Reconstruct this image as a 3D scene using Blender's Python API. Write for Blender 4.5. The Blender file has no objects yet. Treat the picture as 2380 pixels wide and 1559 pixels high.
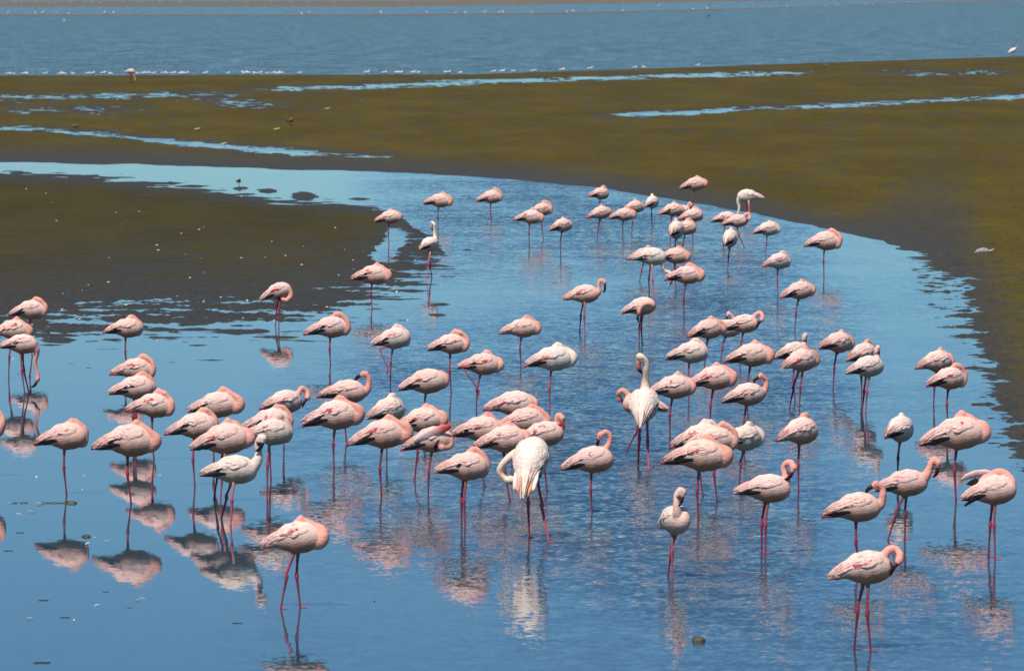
import bpy, math, random
import numpy as np
from mathutils import Vector

# ------------------------------------------------------------------ camera, sky, sun, exposure
sc = bpy.context.scene
col = sc.collection
CAM_H = 5.0            # eye height above the water, metres
F = 13602.0            # focal length in units of a 2380 x 1559 picture (10 degree wide tele lens)
HORIZON = -10.0        # picture row of the horizon (just above the frame)
CX, CY = 1190.0, 779.5
PITCH = math.atan((CY - HORIZON) / F)
cd = bpy.data.cameras.new('camera')
cam = bpy.data.objects.new('camera', cd)
col.objects.link(cam)
cam.location = (0, 0, CAM_H)
cam.rotation_euler = (math.pi / 2 - PITCH, 0, 0)
cd.sensor_width = 36.0
cd.lens = 36.0 * F / 2380.0
cd.clip_start = 0.5
cd.clip_end = 90000.0
cd.dof.use_dof = True
cd.dof.focus_distance = 68.0
cd.dof.aperture_fstop = 9.0
sc.camera = cam

SUN_EL, SUN_AZ = 60.0, 207.0     # azimuth clockwise from +Y: behind the camera, to the left
w = bpy.data.worlds.new('World')
sc.world = w
w.use_nodes = True
wn = w.node_tree
wn.nodes.clear()
sky = wn.nodes.new('ShaderNodeTexSky')
sky.sky_type = 'NISHITA'
sky.sun_disc = False
sky.sun_elevation = math.radians(SUN_EL)
sky.sun_rotation = math.radians(SUN_AZ)
sky.air_density = 0.95
sky.dust_density = 0.0
sky.ozone_density = 1.0
sky.altitude = 0
bg = wn.nodes.new('ShaderNodeBackground')
bg.inputs['Strength'].default_value = 0.10
hs = wn.nodes.new('ShaderNodeHueSaturation')
hs.inputs['Saturation'].default_value = 1.0
hs.inputs['Value'].default_value = 1.0
wo = wn.nodes.new('ShaderNodeOutputWorld')
wn.links.new(sky.outputs[0], hs.inputs['Color'])
tint = wn.nodes.new('ShaderNodeMix')
tint.data_type = 'RGBA'
tint.blend_type = 'MULTIPLY'
tint.inputs[0].default_value = 1.0
tint.inputs[7].default_value = (0.405, 0.685, 0.95, 1)
wn.links.new(hs.outputs[0], tint.inputs[6])
wn.links.new(tint.outputs[2], bg.inputs[0])
wn.links.new(bg.outputs[0], wo.inputs[0])

sl = bpy.data.lights.new('sun', 'SUN')
sl.energy = 5.0
sl.angle = math.radians(0.53)
sl.color = (1.0, 0.94, 0.85)
so = bpy.data.objects.new('sun', sl)
col.objects.link(so)
_e, _a = math.radians(SUN_EL), math.radians(SUN_AZ)
sdir = Vector((math.sin(_a) * math.cos(_e), math.cos(_a) * math.cos(_e), math.sin(_e)))
so.rotation_euler = sdir.to_track_quat('Z', 'Y').to_euler()
so.location = (0, 0, 60)

sc.view_settings.view_transform = 'Standard'
sc.view_settings.look = 'None'
sc.view_settings.gamma = 1.0
sc.view_settings.use_curve_mapping = False
sc.view_settings.exposure = 0.0
sc.cycles.use_denoising = True
sc.cycles.max_bounces = 6
sc.cycles.sample_clamp_indirect = 4.0

# ------------------------------------------------------------------ helpers
random.seed(7)
rng = np.random.default_rng(11)
SP, CP = math.sin(PITCH), math.cos(PITCH)


def ground(X, Y):
    """point of the water plane seen at picture position X, Y"""
    X = np.asarray(X, float)
    Y = np.asarray(Y, float)
    dx = X - CX
    v = CY - Y
    dy = v * SP + F * CP
    dz = v * CP - F * SP
    t = -CAM_H / dz
    return dx * t, dy * t


def pic(x, y, z=0.0):
    """picture position of a world point"""
    dx, dy, dz = x, y, z - CAM_H
    f = dy * CP - dz * SP
    u = dy * SP + dz * CP
    return CX + F * dx / f, CY - F * u / f


def ppm(Y):
    gx, gy = ground(CX, Y)
    return F / (float(gy) * CP + CAM_H * SP)


def smooth(a, b, x):
    t = np.clip((x - a) / (b - a), 0, 1)
    return t * t * (3 - 2 * t)


def _hash(ix, iy, seed):
    h = (ix.astype(np.int64) * 374761393 + iy.astype(np.int64) * 668265263 + seed * 69069) & 0xffffffff
    h = ((h ^ (h >> 13)) * 1274126177) & 0xffffffff
    return ((h ^ (h >> 16)) & 0xffff) / 65535.0


def vnoise(x, y, seed=0):
    ix, iy = np.floor(x), np.floor(y)
    fx, fy = x - ix, y - iy
    fx = fx * fx * (3 - 2 * fx)
    fy = fy * fy * (3 - 2 * fy)
    a = _hash(ix, iy, seed)
    b = _hash(ix + 1, iy, seed)
    c = _hash(ix, iy + 1, seed)
    d = _hash(ix + 1, iy + 1, seed)
    return (a + (b - a) * fx) * (1 - fy) + (c + (d - c) * fx) * fy


def fbm(x, y, octs=4, seed=0, gain=0.5):
    s, a, t = 0.0, 1.0, 0.0
    for o in range(octs):
        s = s + a * (vnoise(x, y, seed + o * 17) - 0.5)
        t += a
        a *= gain
        x, y = x * 2.03 + 3.1, y * 2.03 - 1.7
    return s / t * 2.0          # about -1..1


def mesh_obj(name, verts, faces, mat, parent=None, attrs=None, smooth_shade=True):
    me = bpy.data.meshes.new(name)
    verts = np.asarray(verts, np.float32)
    if isinstance(faces, np.ndarray):
        nf, k = faces.shape
        me.vertices.add(len(verts))
        me.vertices.foreach_set('co', verts.ravel())
        me.loops.add(nf * k)
        me.loops.foreach_set('vertex_index', faces.astype(np.int32).ravel())
        me.polygons.add(nf)
        me.polygons.foreach_set('loop_start', np.arange(0, nf * k, k, dtype=np.int32))
        me.polygons.foreach_set('loop_total', np.full(nf, k, np.int32))
        me.update(calc_edges=True)
    else:
        me.from_pydata([tuple(v) for v in verts], [], faces)
    for an, (typ, data) in (attrs or {}).items():
        at = me.attributes.new(an, typ, 'POINT')
        at.data.foreach_set('color' if typ == 'FLOAT_COLOR' else 'value', np.asarray(data, np.float32).ravel())
    if smooth_shade:
        me.polygons.foreach_set('use_smooth', np.ones(len(me.polygons), bool))
    me.materials.append(mat)
    me.validate()
    o = bpy.data.objects.new(name, me)
    col.objects.link(o)
    if parent is not None:
        o.parent = parent
    return o


def empty(name, loc, rz=0.0):
    o = bpy.data.objects.new(name, None)
    col.objects.link(o)
    o.location = loc
    o.rotation_euler = (0, 0, rz)
    o.empty_display_size = 0.1
    return o


def tag(o, label, cat, group=None):
    o['label'] = label
    o['category'] = cat
    if group:
        o['group'] = group
    return o


class NT:
    """small node-tree helper"""
    def __init__(self, name):
        self.m = bpy.data.materials.new(name)
        self.m.use_nodes = True
        self.t = self.m.node_tree
        self.t.nodes.clear()
        self.out = self.t.nodes.new('ShaderNodeOutputMaterial')
        self.p = self.t.nodes.new('ShaderNodeBsdfPrincipled')
        self.t.links.new(self.p.outputs[0], self.out.inputs[0])

    def n(self, kind, **kw):
        nd = self.t.nodes.new(kind)
        for k, v in kw.items():
            if k.startswith('i_'):
                nd.inputs[k[2:].replace('_', ' ')].default_value = v
            else:
                setattr(nd, k, v)
        return nd

    def l(self, a, b):
        self.t.links.new(a, b)

    def math(self, op, a, b=None, clamp=False):
        nd = self.n('ShaderNodeMath', operation=op)
        nd.use_clamp = clamp
        for i, v in enumerate((a, b)):
            if v is None:
                continue
            if isinstance(v, (int, float)):
                nd.inputs[i].default_value = v
            else:
                self.l(v, nd.inputs[i])
        return nd.outputs[0]

    def mix(self, fac, a, b, blend='MIX'):
        nd = self.n('ShaderNodeMix', data_type='RGBA', blend_type=blend)
        for s, v in ((nd.inputs[0], fac), (nd.inputs[6], a), (nd.inputs[7], b)):
            if isinstance(v, (int, float)):
                s.default_value = v
            elif isinstance(v, tuple):
                s.default_value = v + (1.0,) if len(v) == 3 else v
            else:
                self.l(v, s)
        return nd.outputs[2]

    def attr(self, name, what='Fac'):
        return self.n('ShaderNodeAttribute', attribute_name=name).outputs[what]

    def ramp(self, fac, a, b):
        nd = self.n('ShaderNodeMapRange', interpolation_type='SMOOTHSTEP')
        nd.inputs['From Min'].default_value = a
        nd.inputs['From Max'].default_value = b
        self.l(fac, nd.inputs['Value'])
        return nd.outputs[0]

    def noise(self, vec, scale, detail=3.0, rough=0.55, out='Fac', dist=0.0):
        nd = self.n('ShaderNodeTexNoise')
        nd.inputs['Scale'].default_value = scale
        nd.inputs['Detail'].default_value = detail
        nd.inputs['Roughness'].default_value = rough
        nd.inputs['Distortion'].default_value = dist
        self.l(vec, nd.inputs['Vector'])
        return nd.outputs[out]

    def stretch(self, vec, sx, sy, sz):
        nd = self.n('ShaderNodeMapping')
        nd.inputs['Scale'].default_value = (sx, sy, sz)
        self.l(vec, nd.inputs['Vector'])
        return nd.outputs[0]


# ------------------------------------------------------------------ materials of the setting
def make_water():
    k = NT('water')
    pos = k.n('ShaderNodeNewGeometry').outputs['Position']
    rip = k.attr('ripple')
    n1 = k.noise(k.stretch(pos, 1.0, 0.75, 1), 5.5, 2.0, 0.6, 'Color')
    n2 = k.noise(k.stretch(pos, 0.30, 0.8, 1), 1.1, 3.0, 0.6, 'Color')
    n3 = k.noise(k.stretch(pos, 0.8, 1.0, 1), 22.0, 1.0, 0.5, 'Color')
    a = k.n('ShaderNodeVectorMath', operation='SUBTRACT')
    k.l(n1, a.inputs[0]); a.inputs[1].default_value = (0.5, 0.5, 0.5)
    a0 = a
    a = k.n('ShaderNodeVectorMath', operation='MULTIPLY')
    k.l(a0.outputs[0], a.inputs[0]); a.inputs[1].default_value = (0.8, 0.8, 0.8)
    b = k.n('ShaderNodeVectorMath', operation='SUBTRACT')
    k.l(n2, b.inputs[0]); b.inputs[1].default_value = (0.5, 0.5, 0.5)
    b2 = k.n('ShaderNodeVectorMath', operation='MULTIPLY')
    k.l(b.outputs[0], b2.inputs[0]); b2.inputs[1].default_value = (0.35, 0.35, 0.35)
    c = k.n('ShaderNodeVectorMath', operation='SUBTRACT')
    k.l(n3, c.inputs[0]); c.inputs[1].default_value = (0.5, 0.5, 0.5)
    c2 = k.n('ShaderNodeVectorMath', operation='MULTIPLY')
    k.l(c.outputs[0], c2.inputs[0]); c2.inputs[1].default_value = (1.15, 1.15, 1.15)
    s = k.n('ShaderNodeVectorMath', operation='ADD')
    k.l(a.outputs[0], s.inputs[0]); k.l(b2.outputs[0], s.inputs[1])
    s2 = k.n('ShaderNodeVectorMath', operation='ADD')
    k.l(s.outputs[0], s2.inputs[0]); k.l(c2.outputs[0], s2.inputs[1])
    # patches of gusts break the ripple field up
    gust = k.ramp(k.noise(k.stretch(pos, 0.35, 0.12, 1), 1.0, 3.0, 0.6), 0.30, 0.66)
    amp = k.math('MULTIPLY', rip, k.math('ADD', k.math('MULTIPLY', gust, 0.9), 0.45))
    sep = k.n('ShaderNodeSeparateXYZ')
    k.l(s2.outputs[0], sep.inputs[0])
    cmb = k.n('ShaderNodeCombineXYZ')
    k.l(k.math('MULTIPLY', sep.outputs[0], k.math('MULTIPLY', amp, 0.20)), cmb.inputs[0])
    # wind from beyond: the steep faces of the wavelets lean towards -Y
    lean = k.math('MULTIPLY', amp, -0.062)
    k.l(k.math('ADD', k.math('MULTIPLY', sep.outputs[1], k.math('MULTIPLY', amp, 0.40)), lean), cmb.inputs[1])
    cmb.inputs[2].default_value = 1.0
    nm = k.n('ShaderNodeVectorMath', operation='NORMALIZE')
    k.l(cmb.outputs[0], nm.inputs[0])
    k.l(nm.outputs[0], k.p.inputs['Normal'])
    k.p.inputs['Base Color'].default_value = (0.030, 0.062, 0.085, 1)
    k.p.inputs['Roughness'].default_value = 0.025
    k.p.inputs['IOR'].default_value = 1.33
    return k.m


def make_mud(name, dry1, dry2, wetc):
    k = NT(name)
    pos = k.n('ShaderNodeNewGeometry').outputs['Position']
    wet = k.attr('wet')
    big = k.noise(k.stretch(pos, 0.5, 0.10, 1), 0.5, 4.0, 0.6)
    mid = k.noise(k.stretch(pos, 1.0, 0.45, 1), 2.6, 4.0, 0.65)
    fine = k.noise(k.stretch(pos, 1.0, 0.5, 1), 24.0, 3.0, 0.7)
    dry = k.mix(k.ramp(big, 0.35, 0.68), dry1, dry2)
    dry = k.mix(k.math('MULTIPLY', k.ramp(mid, 0.56, 0.74), 0.55), dry, tuple(c * 0.42 for c in dry1))
    spk = k.noise(k.stretch(pos, 1.0, 0.6, 1), 7.0, 3.0, 0.7)
    dry = k.mix(k.math('MULTIPLY', k.ramp(spk, 0.55, 0.70), 0.5), dry, tuple(c * 0.35 for c in dry1))
    wmask = k.math('ADD', wet, k.math('MULTIPLY', k.math('SUBTRACT', mid, 0.5), 0.9), clamp=True)
    base = k.mix(wmask, dry, wetc)
    grain = k.n('ShaderNodeMapRange')
    grain.inputs['From Min'].default_value = 0.25
    grain.inputs['From Max'].default_value = 0.75
    grain.inputs['To Min'].default_value = 0.62
    grain.inputs['To Max'].default_value = 1.32
    k.l(fine, grain.inputs['Value'])
    g3 = k.n('ShaderNodeCombineColor')
    for i in range(3):
        k.l(grain.outputs[0], g3.inputs[i])
    base = k.mix(1.0, base, g3.outputs[0], 'MULTIPLY')
    k.l(base, k.p.inputs['Base Color'])
    rr = k.n('ShaderNodeMapRange')
    rr.inputs['To Min'].default_value = 0.95
    rr.inputs['To Max'].default_value = 0.62
    k.l(wmask, rr.inputs['Value'])
    k.l(rr.outputs[0], k.p.inputs['Roughness'])
    sp = k.n('ShaderNodeMapRange')
    sp.inputs['To Min'].default_value = 0.02
    sp.inputs['To Max'].default_value = 0.25
    k.l(wmask, sp.inputs['Value'])
    k.l(sp.outputs[0], k.p.inputs['Specular IOR Level'])
    # grain of the silt: perturbed normals
    nc = k.noise(pos, 26.0, 2.0, 0.6, 'Color')
    a = k.n('ShaderNodeVectorMath', operation='SUBTRACT')
    k.l(nc, a.inputs[0]); a.inputs[1].default_value = (0.5, 0.5, 0.5)
    m2 = k.n('ShaderNodeVectorMath', operation='MULTIPLY')
    k.l(a.outputs[0], m2.inputs[0]); m2.inputs[1].default_value = (0.8, 0.8, 0.0)
    ad = k.n('ShaderNodeVectorMath', operation='ADD')
    k.l(m2.outputs[0], ad.inputs[0])
    k.l(k.n('ShaderNodeNewGeometry').outputs['Normal'], ad.inputs[1])
    nm = k.n('ShaderNodeVectorMath', operation='NORMALIZE')
    k.l(ad.outputs[0], nm.inputs[0])
    k.l(nm.outputs[0], k.p.inputs['Normal'])
    return k.m


M_WATER = make_water()
M_MUD = make_mud('mud_olive', (0.076, 0.0565, 0.0125), (0.100, 0.0745, 0.0150), (0.044, 0.039, 0.027))
M_MUD_DARK = make_mud('mud_dark', (0.047, 0.038, 0.010), (0.066, 0.051, 0.011), (0.040, 0.036, 0.026))
M_SAND = make_mud('sand_far', (0.150, 0.132, 0.098), (0.175, 0.15, 0.11), (0.13, 0.12, 0.095))

# ------------------------------------------------------------------ shore lines traced from the photograph
SHORE_LAGOON = np.array([(-400, 176), (0, 176), (1100, 173), (1500, 160), (2000, 143), (2380, 131), (2800, 118)], float)
SHORE_RIVER = np.array([(-400, 372), (0, 377), (300, 382), (600, 391), (950, 402), (1200, 418), (1400, 438), (1600, 470),
                        (1750, 496), (1900, 527), (2050, 560), (2140, 597), (2210, 655), (2250, 720), (2280, 800),
                        (2318, 900), (2365, 1010), (2420, 1120), (2700, 1500)], float)


def li(arr, X):
    return np.interp(X, arr[:, 0], arr[:, 1])


def world_noise_coords(X, Y):
    gx, gy = ground(X, Y)
    return gx, 100.0 * np.log(gy / 100.0)


BANDS = [  # polyline of the puddle band, half width, depth
    (np.array([(520, 212), (700, 207), (1000, 197), (1200, 189), (1500, 179), (1800, 172), (1950, 168)], float), 7.5, 0.066),
    (np.array([(900, 189), (1100, 187), (1300, 186)], float), 3.0, 0.05),
    (np.array([(1320, 272), (1500, 267), (1750, 254), (2000, 243), (2200, 233), (2400, 224), (2600, 216)], float), 7.5, 0.066),
    (np.array([(-100, 296), (100, 303), (250, 314), (400, 331), (550, 344), (700, 355), (800, 360)], float), 9.5, 0.072),
    (np.array([(-100, 228), (100, 226), (400, 222), (640, 228)], float), 13.0, 0.046),
    (np.array([(-100, 262), (120, 258), (420, 262)], float), 15.0, 0.042),
    (np.array([(420, 238), (600, 246), (760, 246)], float), 12.0, 0.040),
    (np.array([(560, 352), (800, 362), (1000, 368)], float), 11.0, 0.044),
    (np.array([(1950, 168), (2150, 172), (2420, 168)], float), 10.0, 0.042),
]


def mudflat_height(X, Y):
    nx, ny = world_noise_coords(X, Y)
    gA = li(SHORE_RIVER, X) - Y
    gB = Y - li(SHORE_LAGOON, X)
    right = smooth(2000, 2200, X) * smooth(540, 640, Y)
    nA = fbm(nx * 0.9, ny * 0.9, 4, 3)
    nF = fbm(nx * 2.6, ny * 5.6, 5, 9, 0.6)
    wA = 9.0 + 190.0 * right
    zA = 0.055 * np.tanh(gA / wA) + right * 0.072 * nF + 0.022 * nA
    zB = 0.05 * np.tanh(gB / 4.0)
    z = np.minimum(zA, zB)
    for pl, hw, dep in BANDS:
        yb = li(pl, X)
        tap = smooth(pl[0, 0], pl[0, 0] + 160, X) * (1 - smooth(pl[-1, 0] - 160, pl[-1, 0], X))
        brk = 0.80 + 0.75 * np.clip(fbm(nx * 0.22 + hw, ny * 0.35, 3, 61) + 0.25, 0, 1)
        z = z - dep * brk * np.exp(-((Y - yb) / (hw * 0.85)) ** 2) * tap
    nP = fbm(nx * 1.5, ny * 2.4, 5, 31, 0.66)
    z = z + 0.085 * nP * smooth(2, 12, gB) * smooth(4, 40, gA)
    return z


BANK_TOP = np.array([(-400, 396), (0, 402), (150, 407), (400, 430), (560, 452), (640, 466), (760, 470), (880, 484), (935, 505), (985, 545), (1060, 620)], float)
BANK_LOW = np.array([(-400, 770), (0, 755), (200, 730), (450, 722), (650, 728), (800, 700), (900, 655), (985, 612), (1060, 570), (1160, 525)], float)


def bank_height(X, Y):
    nx, ny = world_noise_coords(X, Y)
    gt = Y - li(BANK_TOP, X)
    gl = li(BANK_LOW, X) - Y
    n1 = fbm(nx * 1.2, ny * 2.2, 4, 51)
    n2 = fbm(nx * 3.6, ny * 6.0, 4, 77)
    n3 = fbm(nx * 9.0, ny * 13.0, 3, 131)
    zt = 0.05 * np.tanh(gt / 16.0)
    zl = 0.05 * np.tanh(gl / 120.0)
    z = np.minimum(zt, zl) + 0.060 * n1 * (1 - 0.8 * smooth(50, 170, np.minimum(gt * 3, gl))) + 0.026 * n3 * (1 - smooth(40, 190, gl)) * smooth(-70, -10, gl) + 0.034 * n2 * (1 - 0.7 * smooth(60, 160, gl)) * smooth(-110, -30, gl)
    # the inlet of clear water that bites into the bank
    cx = 905 + 16 * np.sin((Y - 520) / 17.0)
    z = z - 0.10 * np.exp(-((X - cx) / 24.0) ** 2) * smooth(520, 545, Y) * (1 - smooth(595, 625, Y))
    # islets
    for ix, iy, rx, ry in ((706, 457, 30, 10), (621, 444, 22, 6), (560, 438, 18, 4), (836, 463, 22, 3), (1022, 708, 26, 3),
                           (1016, 732, 22, 3), (455, 748, 46, 6), (132, 790, 40, 7), (45, 402, 26, 3), (560, 714, 50, 7),
                           (330, 744, 34, 3), (1330, 622, 22, 2), (845, 612, 60, 6)):
        z = np.maximum(z, 0.024 * (1 - ((X - ix) / rx + 0.35 * n1) ** 2 - ((Y - iy) / ry + 0.25 * n1) ** 2) + 0.016 * n2)
    return np.maximum(z, -0.3)


def terrain(name, hfun, xs, ys, mat, wet0, wet1, wfun, zmin=-0.03):
    XX, YY = np.meshgrid(xs, ys)
    Z = hfun(XX, YY)
    gx, gy = ground(XX, YY)
    ny_, nx_ = XX.shape
    idx = np.arange(nx_ * ny_).reshape(ny_, nx_)
    q = np.stack([idx[:-1, :-1], idx[1:, :-1], idx[1:, 1:], idx[:-1, 1:]], -1).reshape(-1, 4)
    zq = Z.ravel()[q].max(1)
    q = q[zq > zmin]
    used = np.unique(q)
    remap = np.full(nx_ * ny_, -1)
    remap[used] = np.arange(len(used))
    V = np.stack([gx.ravel(), gy.ravel(), Z.ravel()], -1)[used]
    wet = np.maximum(1 - smooth(wet0, wet1, Z.ravel()[used]), wfun(XX, YY).ravel()[used])
    o = mesh_obj(name, V, remap[q], mat, attrs={'wet': ('FLOAT', wet)})
    o['kind'] = 'structure'
    return o


# water: one sheet to the horizon, with how ruffled the wind makes it
WIND = [(np.array([(1080, 478), (1350, 482), (1560, 520), (1700, 600), (1640, 720), (1480, 840), (1360, 960)], float), 170, 1.0),
        (np.array([(1360, 960), (1300, 1080), (1450, 1180), (1650, 1230)], float), 300, 0.95),
        (np.array([(1600, 700), (1800, 800), (1780, 950)], float), 190, 0.8),
        (np.array([(760, 1000), (900, 1160), (1150, 1260)], float), 150, 0.30),
        (np.array([(950, 860), (1150, 880), (1300, 960)], float), 140, 0.6),
        (np.array([(1650, 1240), (1900, 1300), (2250, 1380)], float), 260, 0.30),
        (np.array([(1300, 1400), (1700, 1480), (2000, 1520)], float), 220, 0.30)]


def polydist(X, Y, pl):
    d = np.full(X.shape, 1e9)
    for (ax, ay), (bx, by) in zip(pl[:-1], pl[1:]):
        vx, vy = bx - ax, by - ay
        t = np.clip(((X - ax) * vx + (Y - ay) * vy) / (vx * vx + vy * vy), 0, 1)
        d = np.minimum(d, np.hypot(X - ax - t * vx, (Y - ay - t * vy) * 1.25))
    return d


def ripple(X, Y):
    r = 0.022 + 0.075 * smooth(560, 900, X + 0.25 * (Y - 900))
    for pl, wd, a in WIND:
        d = polydist(X, Y, pl)
        r = np.maximum(r, a * np.exp(-(d / wd) ** 2))
    r = np.maximum(r, 0.28 * (1 - smooth(340, 372, Y)))
    lag = 1 - smooth(-4, 6, Y - li(SHORE_LAGOON, X))
    spit = 1 - smooth(-2, 3, Y - li(SPIT, X))
    r = np.where(lag > 0, np.maximum(r, lag * 3.1), r)
    return r * (1 - spit) + spit * 2.0


SPIT = np.array([(-400, 36), (800, 36), (1190, 34), (1450, 29), (1640, 24), (1830, 18.5), (2010, 12), (2200, 6), (2300, 2), (2900, -4)], float)
ys = np.concatenate([np.array([-9.4, -8, -5]), np.arange(0, 60, 2.0), np.arange(60, 1700, 7.0), np.array([1800, 2100, 2600, 3400])])
xs = np.concatenate([np.array([-6000, -2500]), np.arange(-600, 3000, 16.0), np.array([4500, 8000])])
XX, YY = np.meshgrid(xs, ys)
gx, gy = ground(XX, YY)
idx = np.arange(XX.size).reshape(XX.shape)
q = np.stack([idx[:-1, :-1], idx[1:, :-1], idx[1:, 1:], idx[:-1, 1:]], -1).reshape(-1, 4)
wo_ = mesh_obj('water', np.stack([gx.ravel(), gy.ravel(), 0 * gx.ravel()], -1), q, M_WATER, attrs={'ripple': ('FLOAT', ripple(XX, YY).ravel())})
wo_['kind'] = 'structure'

# the bed under the water and everything beyond: a big sheet
bed = mesh_obj('ground', [(-60000, -60, -0.4), (60000, -60, -0.4), (60000, 80000, -0.4), (-60000, 80000, -0.4)], [(0, 1, 2, 3)], M_MUD_DARK,
               attrs={'wet': ('FLOAT', np.ones(4))})
bed['kind'] = 'structure'

terrain('mudflat', mudflat_height, np.concatenate([np.arange(-700, -100, 12.0), np.arange(-100, 2480, 5.0), np.arange(2480, 3100, 12.0)]), np.concatenate([np.arange(112, 620, 1.0), np.arange(620, 1180, 1.6), np.arange(1180, 1640, 5.0)]), M_MUD, 0.008, 0.05,
        lambda X, Y: np.clip(1.0 - smooth(0, 60 + 330 * smooth(1950, 2260, X), li(SHORE_RIVER, X) - Y), 0, 1) * 0.95)
terrain('mudbank', bank_height, np.concatenate([np.arange(-700, -80, 10.0), np.arange(-80, 1160, 4.0)]), np.arange(386, 850, 1.1), M_MUD_DARK, 0.010, 0.062,
        lambda X, Y: np.maximum(1 - smooth(10, 190, li(BANK_LOW, X) - Y), 0.9 * (1 - smooth(4, 45, Y - li(BANK_TOP, X)))))


def bar(name, lo, hi, mat):
    """a long low bank between two traced shore lines"""
    xs = np.arange(-500, 2900, 12.0)
    V, A = [], []
    for i, X in enumerate(xs):
        y0, y1 = li(lo, X), li(hi, X)
        n = 0.5 * float(fbm(np.array([X / 60.0]), np.array([1.0 + y0 * 0]), 3, 5)[0])
        for t, z in ((0, -0.02), (0.12, 0.10), (0.5, 0.22), (0.88, 0.10), (1, -0.02)):
            Y = y1 + n * 0.6 + (y0 + n * 0.4 - y1) * t
            a, b = ground(X, min(Y, 1e9))
            V.append((float(a), float(b), z))
            A.append(0.2)
    Fq = []
    for i in range(len(xs) - 1):
        for j in range(4):
            a = i * 5 + j
            Fq.append((a, a + 5, a + 6, a + 1))
    o = mesh_obj(name, V, np.array(Fq), mat, attrs={'wet': ('FLOAT', A)})
    o['kind'] = 'structure'
    return o


bar('sand_spit', SPIT - np.array([0, 1.4]), SPIT + np.array([0, 1.0]), M_SAND)
SB_HI = np.array([(-500, 17.5), (900, 16.5), (1190, 13), (1500, 8.0), (1700, 4), (2000, -0.5), (2900, -4)], float)
SB_LO = np.array([(-500, 3.0), (500, 3.0), (1000, 1.5), (1500, -2), (2000, -5), (2900, -7)], float)
bar('sandbar', SB_LO, SB_HI, M_SAND)

# ------------------------------------------------------------------ bird geometry
def smin(a, b, k):
    h = np.clip(0.5 + 0.5 * (b - a) / k, 0, 1)
    return b + (a - b) * h - k * h * (1 - h)


def seg_sdf(P, a, ra, b, rb):
    ba = b - a
    L = float(ba @ ba) + 1e-9
    pa = P - a
    h = np.clip(pa @ ba / L, 0, 1)
    d = pa - h[..., None] * ba
    return np.sqrt((d * d).sum(-1)) - (ra + (rb - ra) * h)


def chain_sdf(P, pts, k):
    pts = np.asarray(pts, np.float32)
    d = None
    if len(pts) == 1:
        return np.sqrt(((P - pts[0, :3]) ** 2).sum(-1)) - pts[0, 3]
    for a, b in zip(pts[:-1], pts[1:]):
        s = seg_sdf(P, a[:3], a[3], b[:3], b[3])
        d = s if d is None else smin(d, s, k)
    return d


def surface_net(Fv, org, h):
    S = Fv < 0
    nx, ny, nz = Fv.shape
    cnt = np.zeros((nx - 1, ny - 1, nz - 1), np.float32)
    acc = np.zeros((nx - 1, ny - 1, nz - 1, 3), np.float32)
    corners = [(i, j, k) for i in (0, 1) for j in (0, 1) for k in (0, 1)]

    def sub(A, c):
        return A[c[0]:c[0] + nx - 1, c[1]:c[1] + ny - 1, c[2]:c[2] + nz - 1]
    for c in corners:
        for ax in range(3):
            if c[ax] == 0:
                d = list(c)
                d[ax] = 1
                fa, fb = sub(Fv, c), sub(Fv, d)
                m = (fa < 0) != (fb < 0)
                t = np.where(m, fa / np.where(m, fa - fb, 1), 0)
                cnt += m
                for i in range(3):
                    acc[..., i] += m * (c[i] + (t if i == ax else 0))
    act = cnt > 0
    ids = np.full(act.shape, -1, np.int64)
    ids[act] = np.arange(act.sum())
    cell = np.argwhere(act)
    V = (cell + acc[act] / cnt[act][:, None]) * h + org
    quads = []
    for ax in range(3):
        o1, o2 = [(1, 2), (2, 0), (0, 1)][ax]
        sl0 = [slice(None)] * 3
        sl1 = [slice(None)] * 3
        sl0[ax] = slice(0, -1)
        sl1[ax] = slice(1, None)
        a, b = S[tuple(sl0)], S[tuple(sl1)]
        e = np.argwhere(a != b)
        ok = (e[:, o1] > 0) & (e[:, o2] > 0) & (e[:, o1] < act.shape[o1]) & (e[:, o2] < act.shape[o2])
        e = e[ok]
        inside = a[tuple(e.T)]
        c00 = e.copy()
        c10 = e.copy(); c10[:, o1] -= 1
        c11 = e.copy(); c11[:, o1] -= 1; c11[:, o2] -= 1
        c01 = e.copy(); c01[:, o2] -= 1
        Q = np.stack([ids[tuple(c.T)] for c in (c11, c01, c00, c10)], -1)
        Q[~inside] = Q[~inside][:, ::-1]
        quads.append(Q)
    Q = np.concatenate(quads)
    return V, Q[(Q >= 0).all(1)]


def tube(pts, rad, n=7, flat=None):
    """round tube through pts; flat=(axis, factor) squashes it along a direction"""
    pts = [np.asarray(p, float) for p in pts]
    V, Q = [], []
    for i, p in enumerate(pts):
        a = pts[max(i - 1, 0)]
        b = pts[min(i + 1, len(pts) - 1)]
        d = (b - a) / (np.linalg.norm(b - a) + 1e-9)
        ref = np.array([0, 1.0, 0]) if abs(d[1]) < 0.9 else np.array([1.0, 0, 0])
        if flat is not None:
            ref = np.asarray(flat[0], float)
        u = np.cross(d, ref)
        u /= np.linalg.norm(u) + 1e-9
        v = np.cross(u, d)
        fv = 1.0 if flat is None else flat[1]
        for j in range(n):
            t = 2 * math.pi * j / n
            V.append(p + rad[i] * (math.cos(t) * u + fv * math.sin(t) * v))
    for i in range(len(pts) - 1):
        for j in range(n):
            a, b = i * n + j, i * n + (j + 1) % n
            Q.append((a, b, b + n, a + n))
    c0, c1 = len(V), len(V) + 1
    V.append(pts[0]); V.append(pts[-1])
    m = (len(pts) - 1) * n
    for j in range(n):
        k = (j + 1) % n
        Q.append((c0, k, j, c0))
        Q.append((c1, m + j, m + k, c1))
    return np.array(V), Q


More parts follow.
